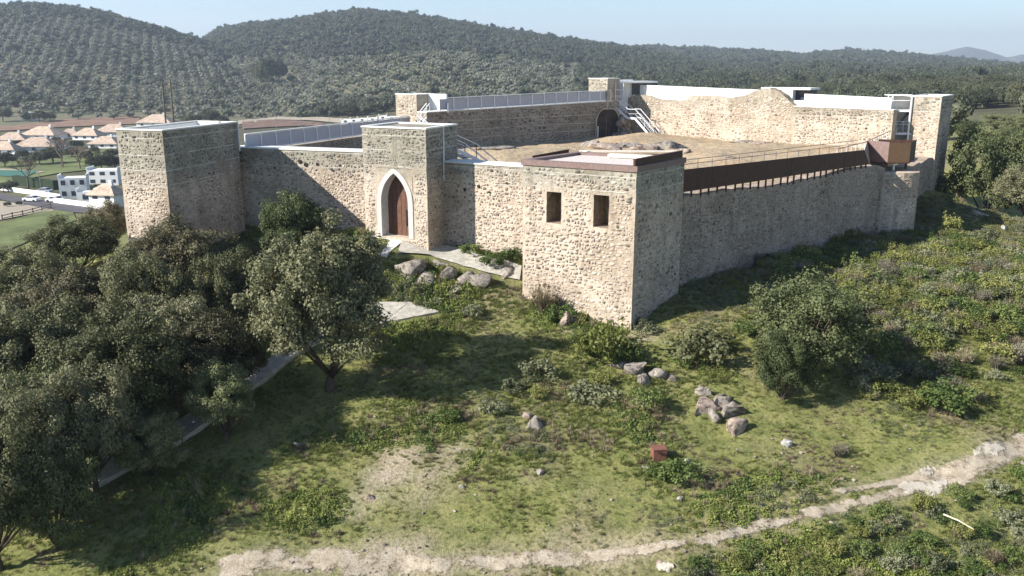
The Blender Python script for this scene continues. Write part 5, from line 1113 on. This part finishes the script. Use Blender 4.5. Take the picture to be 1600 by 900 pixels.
Xs_, Ys_, f3, px3, py3 = Xs_[k3], Ys_[k3], f3[k3], px3[k3], py3[k3]; Zs_ = H(Xs_, Ys_)
rk = RNG.random(len(Xs_)); low = py3 > 640
pk3 = np.where(low, np.where(rk < .5, 5, np.where(rk < .8, 1, np.where(rk < .92, 0, 4))), np.where(rk < .3, 1, np.where(rk < .52, 0, np.where(rk < .66, 2, np.where(rk < .74, 3, np.where(rk < .84, 4, 5))))))
sw = RNG.uniform(.5, 1.15, len(Xs_)) * np.where(low, .62, .95); sh = sw * RNG.uniform(.65, 1.15, len(Xs_))
big = np.argsort(-sw / Ys_ * (Ys_ < 70))[:150]; mask = np.ones(len(Xs_), bool); mask[big] = False
LBL = {0: 'rounded grey-green shrub', 1: 'yellow-green shrub', 2: 'wide spreading grey shrub', 3: 'mauve twiggy shrub', 4: 'dry straw-coloured shrub', 5: 'dark green leafy shrub'}
for i in big:
    o = bpy.data.objects.new('shrub', PROTO[PK[pk3[i]]][0]); COL.objects.link(o); o.location = (Xs_[i], Ys_[i], Zs_[i] - .05); o.rotation_euler = (0, 0, random.uniform(0, 6)); o.scale = (sw[i], sw[i], sh[i]); a_, b_ = px3[i], py3[i]
    wh = 'below the dirt track' if b_ > 640 and a_ < 1350 else 'below the upper dirt track' if b_ > 640 else 'near the outcrop under the tower' if a_ < 1130 else 'behind the lone bushy oak' if a_ < 1400 and b_ < 470 else 'beside the lone oak shade' if a_ < 1480 and b_ >= 520 else 'facing the round turret' if a_ < 1480 else 'on the overgrown upper slope' if b_ < 460 else 'on the overgrown middle slope'
    lb_ = LBL[int(pk3[i])] + ' ' + wh; tag(o, lb_, 'shrub', lb_.replace('shrub', 'shrubs'))
scatter('undergrowth', np.stack([Xs_, Ys_, Zs_ - .05], -1)[mask], pk3[mask], RNG.uniform(0, 6, mask.sum()), np.stack([sw, sw, sh], -1)[mask], [PROTO[k][0] for k in PK])
# ---- far trees
def far_tree(seed, mat, r=3.2, h=5.6, lumps=10, quads=800, qs=.5):
    rng = np.random.default_rng(seed); V = []; Fc = []; k = 0
    for i in range(lumps):
        c = rng.normal(size=3) * [r * .42, r * .42, h * .13] + [0, 0, h * .58]; rad = r * rng.uniform(.34, .52); W = IV1
        W2 = W * (1 + .16 * rng.normal(size=(len(W), 1))) * rad * .85 * [1, 1, .8] + c; V.append(W2); Fc += [tuple(int(y) + k for y in f) for f in IF1]; k += len(W)
        n = quads // lumps; d = rng.normal(size=(n, 3)); d /= np.linalg.norm(d, axis=1)[:, None]; nn = d + rng.normal(size=d.shape) * .5; nn /= np.linalg.norm(nn, axis=1)[:, None]
        q, f = leaves(c + d * rad * [1, 1, .8] * rng.uniform(.85, 1.3, (n, 1)), nn, qs, rng, 1.2); V.append(q); Fc += [tuple(int(y) + k for y in x) for x in f]; k += len(q)
    m = MB(); m.tube([(0, 0, -.8), (.1, 0, h * .25), (0, .1, h * .5)], [.3, .22, .14], 5); V.append(np.array(m.v)); Fc2 = [tuple(i + k for i in f) for f in m.f]
    me = bpy.data.meshes.new('far_tree'); me.from_pydata(np.concatenate(V).tolist(), [], Fc + Fc2); me.materials.append(M[mat]); me.materials.append(M['bark'])
    mi = np.zeros(len(me.polygons), np.int32); mi[len(Fc):] = 1; me.polygons.foreach_set('use_smooth', np.array([len(f) == 3 for f in Fc] + [False] * len(Fc2))); me.polygons.foreach_set('material_index', mi); return me
FT = [far_tree(31, 'leaf_far', 3.9), far_tree(32, 'leaf_far', 4.2, 6.2, 10), far_tree(33, 'leaf_far', 3.6, 6.8, 7), far_tree(34, 'leaf_olive', 2.6, 4.0, 7, 420, .42), far_tree(35, 'leaf_olive', 2.8, 4.2, 7, 420, .42), far_tree(36, 'leaf_far', 4.4, 5.6, 12)]
pts = []
def rot2(u, v, a): return u * math.cos(a) - v * math.sin(a), u * math.sin(a) + v * math.cos(a)
def grid_pts(Y0, Y1, sp, jit_, ang=0.3, st=1.0):
    R_ = Y1 * 1.25; g_ = np.arange(-R_, R_, sp); u, v = np.meshgrid(g_, g_[::1] * st); u = u.ravel(); v = v.ravel(); a, b = rot2(u, v, ang); a = a + RNG.uniform(-jit_, jit_, len(a)) * sp; b = b + RNG.uniform(-jit_, jit_, len(b)) * sp
    k = (b > Y0) & (b < Y1) & (np.abs(a) < .72 * b); return a[k], b[k]
def olive_zone(X, Y):
    px_, py_ = proj(X, Y, H(X, Y, False))
    return ((Y > 560) & (Y < 930) & (px_ > 440) & (px_ < 900)) | ((Y > 480) & (Y < 1000) & (px_ < 470)) | ((px_ < 170) & (Y > 1000) & (py_ > 42) & (py_ < 92))
FX = []; 
for Y0, Y1, sp, jt, sc_ in ((95, 560, 7.6, .42, 1.0), (560, 1000, 7.8, .40, 1.0), (1000, 1500, 8.6, .42, 1.1), (1500, 2300, 12, .45, 1.5), (2300, 3300, 19, .45, 2.2)):
    a, b = grid_pts(Y0, Y1, sp, jt); oz = olive_zone(a, b); a, b = a[~oz], b[~oz]
    z = H(a, b, False); nz_ = fbm(a / 70, b / 70, 3); p_, q_ = proj(a, b, z)
    d_ = np.clip(1.02 + nz_ * .7, 0, 1)
    valley = (b < 520) & (p_ < 640); d_ = np.where(valley, 0, d_)
    d_ = np.where((b < 240) & (p_ < 1460), 0, d_); d_ = np.where((b < 560) & (p_ < 900) & (p_ >= 640), np.maximum(0, nz_ * 2), d_)
    d_ = np.where((b < 150), 0, d_); d_ = np.where((b < 300) & (p_ > 1460), d_ * .12, d_)
    # clearings seen in the woods
    for cx, cy, sx, sy in ((770, 90, 60, 7), (905, 103, 26, 6), (1290, 143, 22, 6), (1530, 190, 40, 14), (100, 96, 40, 5), (40, 170, 40, 8), (560, 60, 30, 5), (430, 75, 26, 4), (1150, 100, 40, 4), (1420, 120, 40, 4), (1080, 128, 30, 5), (250, 70, 30, 5)): d_ = d_ * (1 - .95 * np.exp(-((p_ - cx) / sx) ** 2 - ((q_ - cy) / sy) ** 2))
    k = RNG.random(len(a)) < d_; a, b, z = a[k], b[k], z[k]
    FX.append(np.stack([a, b, z, RNG.choice([0, 1, 2, 5], len(a)), sc_ * RNG.uniform(.7, 1.3, len(a))], -1))
a, b = grid_pts(480, 1300, 6.2, .20, 1.95, 1.5); oz = olive_zone(a, b); a, b = a[oz], b[oz]; z = H(a, b, False); nz_ = fbm(a / 60, b / 60, 3); p_, q_ = proj(a, b, z)
k = (RNG.random(len(a)) < np.clip(1.0 + nz_ * .5, 0, 1)) & ~((q_ > 168) & (RNG.random(len(a)) < .25 + (q_ - 168) * .03)); FX.append(np.stack([a, b, z, np.where((RNG.random(len(a)) < .12) | (b > 1000), RNG.integers(0, 2, len(a)), RNG.integers(3, 5, len(a))), RNG.uniform(.75, 1.2, len(a))], -1)[k])
FX = np.concatenate(FX); FX = FX[np.argsort(FX[:, 1])]
SKX = [0, 181, 182, 370, 371, 565, 640, 700, 950, 985, 1185, 1250, 1390, 1487, 1488, 1600]; SKY_ = [999, 999, 195, 190, 205, 190, 150, 152, 140, 135, 140, 148, 146, 150, 999, 999]
p_, q_ = proj(FX[:, 0], FX[:, 1], FX[:, 2] + 4.5); vis = (q_ < np.interp(p_, SKX, SKY_)) & (p_ > 0) & (p_ < 1600)
near_i = np.where(vis)[0][:270]; ismain = np.ones(len(FX), bool); ismain[near_i] = False
FL = {0: 'round dark oak in the woods', 1: 'broad dark oak in the woods', 2: 'tall dark oak in the woods', 5: 'wide low oak in the woods', 3: 'small grey-green olive tree', 4: 'broad grey-green olive tree'}
def mid(seed, mat, r_, h_, n_cl=80, n_leaf=90, sz_=.27):
    rng = np.random.default_rng(seed); C, V, Fc = crown_cloud(rng, n_cl, n_leaf, r_, h_ * .42, h_ * .56, .26, size=sz_, jag=.35); m = MB(); m.tube([(0, 0, -.8), (.1, 0, h_ * .25), (0, .1, h_ * .5)], [.3, .22, .14], 5)
    k = len(V); me = bpy.data.meshes.new('mid_tree'); me.from_pydata(np.concatenate([V, np.array(m.v)]).tolist(), [], [tuple(int(y) for y in f) for f in Fc] + [tuple(i + k for i in f) for f in m.f]); me.materials.append(M[mat]); return me
MT = [mid(61, 'leaf_mid', 3.9, 6.0), mid(62, 'leaf_mid', 4.2, 6.4), mid(63, 'leaf_mid', 3.6, 6.8), mid(64, 'leaf_olive', 2.7, 4.2, 50, 80, .22), mid(65, 'leaf_olive', 2.9, 4.4, 50, 80, .22), mid(66, 'leaf_mid', 4.4, 5.6)]
for i in near_i:
    x, y, z, kd, s1 = FX[i]; kd = int(kd); o = bpy.data.objects.new('olive_tree' if kd in (3, 4) else 'oak_tree', MT[kd]); COL.objects.link(o); o.location = (x, y, z - .2); o.rotation_euler = (0, 0, random.uniform(0, 6)); o.scale = (s1, s1, s1 * random.uniform(.85, 1.15))
    a_ = proj(x, y, z)[0]; wh = 'over the village' if a_ < 182 else 'above the west railing' if a_ < 640 else 'above the back wall railing' if a_ < 920 else 'above the ruined wall' if a_ < 1240 else 'above the rebuilt wall' if a_ < 1390 else 'just right of the far tower' if a_ < 1540 else 'beyond the big meadow oak'
    lb_ = FL[kd] + ' ' + wh; tag(o, lb_, 'tree', 'trees like the ' + lb_)
FM = FX[ismain]; scatter('woods', FM[:, :3] - [0, 0, .2], FM[:, 3], RNG.uniform(0, 6, len(FM)), np.stack([FM[:, 4], FM[:, 4], FM[:, 4] * RNG.uniform(.85, 1.2, len(FM))], -1), FT)
print('far trees', len(FX), 'near', FX[near_i[-1], 1])
# ================================================================== VILLAGE
def house(px, py, wpx, hpx, kind, label, rz=0.0, depth=None, wins=3, floors=1, group='village houses'):
    p = hit(px, py); m_ = p.y / F; W = wpx * m_ ; Hh = hpx * m_; D_ = depth or W * .7
    t = thing('village_house', label, 'house', (p.x, p.y, p.z), 0, group); cx, cy = p.x, p.y + D_ / 2
    rh = Hh * ((.42 if hpx > 30 else .6) if kind == 'hip' else 0); wh = Hh - rh
    def T(x, y, z): ca, sa = math.cos(rz), math.sin(rz); return (cx + x * ca - y * sa, cy + x * sa + y * ca, p.z + z)
    MB().add([T(x, y, z) for z in (-2, wh) for x, y in ((-W / 2, -D_ / 2), (W / 2, -D_ / 2), (W / 2, D_ / 2), (-W / 2, D_ / 2))], [(0, 1, 5, 4), (1, 2, 6, 5), (2, 3, 7, 6), (3, 0, 4, 7), (4, 5, 6, 7)]).out('wall', M['wallwhite'], t)
    if kind == 'hip':
        o = .5; a, b = W / 2 + o, D_ / 2 + o; k = max(0, a - b); V = [T(-a, -b, wh), T(a, -b, wh), T(a, b, wh), T(-a, b, wh), T(-k, 0, Hh), T(k, 0, Hh), T(-a, -b, wh - .2), T(a, -b, wh - .2), T(a, b, wh - .2), T(-a, b, wh - .2)]
        rf = MB().add(V, [(0, 1, 5, 4), (1, 2, 5), (2, 3, 4, 5), (3, 0, 4), (6, 7, 1, 0), (7, 8, 2, 1), (8, 9, 3, 2), (9, 6, 0, 3)]).out('roof', M['tile'], t)
        MB().add([T(W * .2 + x, y, z) for z in (wh, Hh + .8) for x, y in ((-.4, -.4), (.4, -.4), (.4, .4), (-.4, .4))], [(0, 1, 5, 4), (1, 2, 6, 5), (2, 3, 7, 6), (3, 0, 4, 7), (4, 5, 6, 7)]).out('chimney', M['wallwhite'], rf)
    else:
        for s in (-1, 1): MB().add([T(s * W / 2 + x, y, z) for z in (wh + .003, wh + .8) for x, y in ((-.12, -D_ / 2), (.12, -D_ / 2), (.12, D_ / 2), (-.12, D_ / 2))], [(0, 1, 5, 4), (1, 2, 6, 5), (2, 3, 7, 6), (3, 0, 4, 7), (4, 5, 6, 7)]).out('roof_parapet', M['wallwhite'], t)
    for f_ in range(floors):
        for i in range(wins):
            x = W * (-.5 + (i + .5) / wins); z0 = wh / floors * (f_ + .35); z1 = wh / floors * (f_ + .8); ww = min(.7, W / wins * .25)
            MB().add([T(x - ww, -D_ / 2 - .03, z0), T(x + ww, -D_ / 2 - .03, z0), T(x + ww, -D_ / 2 - .03, z1), T(x - ww, -D_ / 2 - .03, z1)], [(0, 1, 2, 3)]).out('window', M['glass'], t)
    return t
for a in [(112, 312, 40, 34, 'flat', 'two-storey white flat-roofed house behind the road wall', .3, None, 3, 2), (160, 290, 46, 24, 'flat', 'white flat-roofed house behind the two-storey one', .1, None, 3, 2), (163, 326, 44, 38, 'hip', 'white house with small tiled roof beside the left edge of the tall tower', -.2, None, 2, 2), (133, 318, 26, 18, 'flat', 'low white annex between two white houses by the road', .2, None, 1, 1),
          (14, 226, 44, 18, 'hip', 'tile-roofed bungalow at the left border, upper row', .1), (60, 219, 56, 20, 'hip', 'widest tile-roofed bungalow of the upper row', -.1), (50, 238, 62, 22, 'hip', 'long tile-roofed bungalow in front of the widest one', .15), (2, 242, 40, 20, 'hip', 'tile-roofed bungalow at the left border, lower row', 0),
          (106, 216, 28, 14, 'hip', 'small tile-roofed house in the middle of the upper row', .2), (134, 219, 40, 18, 'hip', 'tile-roofed house left of the tower, behind the brown tree', -.1), (172, 214, 50, 19, 'hip', 'tile-roofed house touching the left edge of the tall tower', .1), (160, 232, 44, 18, 'hip', 'tile-roofed house lowest beside the tall tower', 0),
          (240, 200, 52, 20, 'hip', 'white house with pale hip roof seen over the tall tower', 0), (44, 189, 22, 13, 'flat', 'lone white farm building below the olive grove', .4), (14, 250, 20, 10, 'flat', 'small white shed left of the lawn', 0), (92, 232, 20, 12, 'hip', 'small reddish-roofed house behind the bare brown trees', 0)]: house(*a)
for i, (px, w_) in enumerate([(540, 14), (553, 12), (566, 16), (582, 14), (598, 12), (612, 16)]):
    house(px, 194 - i, w_, 7 + (i == 4) * 2, 'flat', ['leftmost tiny white building above the west wall railing', 'second tiny white building above the west wall railing', 'third tiny white building above the west wall railing', 'fourth tiny white building above the west wall railing', 'tallest tiny white building above the west wall railing', 'tiny white building next to the small west tower'][i], 0, None, 1, 1, 'tiny white buildings beyond the west wall')
def wall_line(name, label, pts_, h_, mat, cat, th=.3, part='wall_segment'):
    Pn = hits(pts_); t = thing(name, label, cat, tuple(Pn[0]))
    for a, b in zip(Pn[:-1], Pn[1:]):
        n1 = outn(a, b) * th; MB().prism([(a.x, a.y), (b.x, b.y), (b.x - n1.x, b.y - n1.y), (a.x - n1.x, a.y - n1.y)], [a.z - 1.5, b.z - 1.5, b.z - 1.5, a.z - 1.5], [a.z + h_, b.z + h_, b.z + h_, a.z + h_]).out(part, M[mat], t)
wall_line('garden_wall', 'white garden wall along the upper side of the village road', [(-30, 296), (0, 297), (50, 304), (95, 311)], 1.2, 'wallwhite', 'wall')
wall_line('garden_wall', 'white terrace wall below the two-storey white house', [(84, 318), (130, 324), (165, 330)], 1.4, 'wallwhite', 'wall')
wall_line('hedge', 'dark clipped hedge between the lawn and the white garden wall', [(20, 288), (50, 293), (84, 297)], 2.6, 'hedge', 'hedge', 1.6, 'foliage')
fp = hits([(4, 345), (20, 341), (36, 338), (52, 334), (66, 330), (80, 326)]); t = thing('rail_fence', 'dark rail fence between the parking ground and the lawn', 'fence', tuple(fp[0]))
for a, b in zip(fp[:-1], fp[1:]):
    for z in (.5, 1.1): MB().beam(a + Vector((0, 0, z)), b + Vector((0, 0, z)), .12, .16).out('rail', M['pole'], t)
for a in fp: MB().beam(a - Vector((0, 0, .3)), a + Vector((0, 0, 1.35)), .18, .18).out('post', M['pole'], t)
def car(px, py, rz, mat, label):
    p = hit(px, py); t = thing('parked_car', label, 'car', (p.x, p.y, p.z + .25), rz, 'cars parked on the village road'); L_ = [(-2.1, .3), (-2.1, .85), (-1.2, .95), (-.6, 1.45), (.9, 1.45), (1.5, .98), (2.1, .85), (2.15, .3)]
    V = [(x, y, z) for y in (-.85, .85) for x, z in L_]; n = len(L_); b = MB().add(V, [tuple(range(n)), tuple(reversed(range(n, 2 * n)))] + [(i, n + i, n + (i + 1) % n, (i + 1) % n) for i in range(n)])
    mk('body', b.v, b.f, M[mat], t, local=True)
    wv = [(-1.08, .98), (-.56, 1.38), (.86, 1.38), (1.36, .98)]
    for y in (-.87, .87): mk('window', [(x, y, z) for x, z in wv], [(0, 1, 2, 3)], M['glass'], t, local=True)
    mk('windscreen', [(.93, -.75, 1.44), (.93, .75, 1.44), (1.5, .75, 1.02), (1.5, -.75, 1.02)], [(0, 1, 2, 3)], M['glass'], t, local=True).location = (.02, 0, .02)
    for x in (-1.35, 1.35):
        for y in (-.85, .85): b = MB().tube([(x, y - .1, .32), (x, y + .1, .32)], .32, 12); mk('wheel', b.v, b.f, M['rubber'], t, local=True)
car(50, 316, -.25, 'carwhite', 'white car parked at the lower kerb of the village road'); car(86, 317, -.2, 'carwhite', 'white car parked in front of the white terrace wall'); car(70, 303, -.2, 'carsilver', 'silver car parked beside the white garden wall')
def pole_thing(px, pyt, pyb, label, name='utility_pole', cat='pole', arm=0, r=.14, group=None):
    p = hit(px, pyb); h_ = P(px, pyt, p.y).z; t = thing(name, label, cat, tuple(p), 0, group); MB().tube([(p.x, p.y, p.z - .5), (p.x, p.y, h_)], [r, r * .7], 6).out('pole', M['pole' if name == 'utility_pole' else 'steel'], t)
    if arm: MB().beam((p.x - arm, p.y, h_ - .3), (p.x + arm, p.y, h_ - .3), .12, .12).out('cross_arm' if name == 'utility_pole' else 'lamp_head', M['steel'], t)
pole_thing(84, 139, 172, 'thin utility pole in the olive grove above the farm building', arm=1.0, r=.25); pole_thing(223, 120, 146, 'thin utility pole far off in the grove left of the masts', arm=1.0, r=.3)
pole_thing(688, 105, 138, 'far utility pole on the olive hill above the back wall', arm=1.0, r=.3); pole_thing(64, 258, 295, 'thin lamp pole in front of the dark hedge', 'floodlight_pole', 'lamp post', .5, .1)
for i, (px, a, b) in enumerate([(382, 181, 208), (432, 175, 200), (471, 180, 199), (515, 174, 197)]): pole_thing(px, a, b, ['leftmost floodlight pole beside the sand court', 'second floodlight pole beside the sand court', 'third floodlight pole beside the sand court', 'rightmost floodlight pole beside the sand court'][i], 'floodlight_pole', 'lamp post', .8, .14, 'floodlight poles round the sand court')
# village trees
def bare_proto(seed):
    rnd = random.Random(seed); m = MB()
    def br(p, d, l, r, lev):
        q = p + d * l; m.tube([p, q], [r, r * .6], 4, False)
        if lev:
            for _ in range(4): nd = (d + Vector((rnd.uniform(-.8, .8), rnd.uniform(-.8, .8), rnd.uniform(-.1, .5)))).normalized(); br(q, nd, l * .68, r * .55, lev - 1)
    br(Vector((0, 0, -.3)), Vector((0, 0, 1)), 1.8, .2, 4); return m
m = bare_proto(5); bme = mk('bare', m.v, m.f, M['bare'], link=False).data
for i, (px, py, top) in enumerate([(45, 294, 238), (98, 262, 205), (125, 265, 222), (30, 262, 236), (62, 258, 240), (82, 256, 238), (150, 258, 228)]):
    p = hit(px, py); o = bpy.data.objects.new('bare_tree', bme); COL.objects.link(o); o.location = p; s1 = (P(px, top, p.y).z - p.z) / 5.3; o.scale = (s1, s1, s1); o.rotation_euler = (0, 0, i)
    tag(o, ['bare tree standing lowest on the lawn by the road', 'bushy brown bare tree among the tile-roofed bungalows', 'brown bare tree left of the tall tower', 'leftmost bare tree behind the green court', 'bare tree second from the left behind the lawn', 'bare tree in the middle of the line behind the lawn', 'bare tree nearest the tower behind the lawn'][i], 'tree', 'bare trees in the village')
for i, (px, py, wpx) in enumerate([(8, 262, 26), (62, 258, 22), (84, 256, 24), (160, 268, 30), (176, 264, 22), (5, 190, 20), (62, 192, 18), (78, 190, 16), (300, 198, 20), (330, 196, 24), (350, 200, 18), (545, 182, 22), (420, 135, 24), (436, 132, 20), (408, 134, 18), (405, 128, 14)]):
    p = hit(px, py); s1 = wpx / F * p.y / 6.4; o = bpy.data.objects.new('round_tree', MT[[0, 1, 2, 5][i % 4]]); COL.objects.link(o); o.location = p; o.scale = (s1, s1, s1 * (1.9 if 12 <= i else 1)); o.rotation_euler = (0, 0, i)
    tag(o, ['dark tree at the left border above the green court', 'dark bush tree behind the village lawn', 'low dark tree right of its twin behind the lawn', 'wide dark tree behind the two-storey white houses', 'dark tree touching the tower edge behind the houses', 'dark tree at the left border above the ploughed field', 'dark tree right of the lone white farm building', 'smaller dark tree second right of the farm building', 'dark tree just above the tall tower parapet', 'broad tree between the tall tower and the sand court', 'small tree left of the sand court', 'dark round tree behind the tiny white buildings',
        'tallest eucalyptus of the dark clump below the main hill', 'right-hand eucalyptus of the dark clump below the main hill', 'left-hand eucalyptus of the dark clump below the main hill', 'small eucalyptus at the left end of the dark clump'][i], 'tree')
for pl, pr in (([(680, 79), (735, 82), (800, 98), (870, 121), (905, 128)], [(680, 81), (733, 85), (797, 101), (866, 124), (905, 131)]), ([(0, 98), (30, 100), (70, 104)], [(0, 112), (25, 113), (62, 108)]), ([(850, 94), (890, 98), (925, 104)], [(850, 97), (888, 103), (920, 108)])):
    drape('hill_clearing', pl, pr, M['hill_soil'], .5, 60, 4)
for i, (px, py, wpx) in enumerate([(28, 232, 16), (88, 226, 14), (120, 232, 16), (148, 240, 14), (36, 250, 18), (112, 246, 18), (136, 252, 20), (20, 296, 16), (150, 300, 16), (104, 300, 12), (64, 212, 12), (175, 246, 16), (70, 244, 14), (48, 258, 16), (6, 300, 18), (30, 322, 10), (12, 324, 10)]):
    p = hit(px, py); s1 = wpx / F * p.y / 7.4; o = bpy.data.objects.new('garden_tree', MT[[0, 1, 5][i % 3]]); COL.objects.link(o); o.location = p; o.scale = (s1, s1, s1); o.rotation_euler = (0, 0, i * 1.1)
    tag(o, 'small dark garden tree between the village houses', 'tree', 'garden trees between the village houses')
# ================================================================== HAZE
def haze():
    m = bpy.data.materials.new('thin_haze'); m.use_nodes = True; t = m.node_tree; t.nodes.remove(t.nodes['Principled BSDF']); v = t.nodes.new('ShaderNodeVolumePrincipled'); v.inputs['Color'].default_value = (.72, .84, 1, 1); v.inputs['Density'].default_value = 1.7e-4; v.inputs['Anisotropy'].default_value = .2
    t.links.new(v.outputs[0], t.nodes['Material Output'].inputs['Volume']); zmin = float(ZZ.min()) - 1; zmax = 420
    o = MB().box((0, 4700, (zmin + zmax) / 2), (23000, 9900, zmax - zmin)).out('haze', m); tag(o, kind='stuff')
haze()
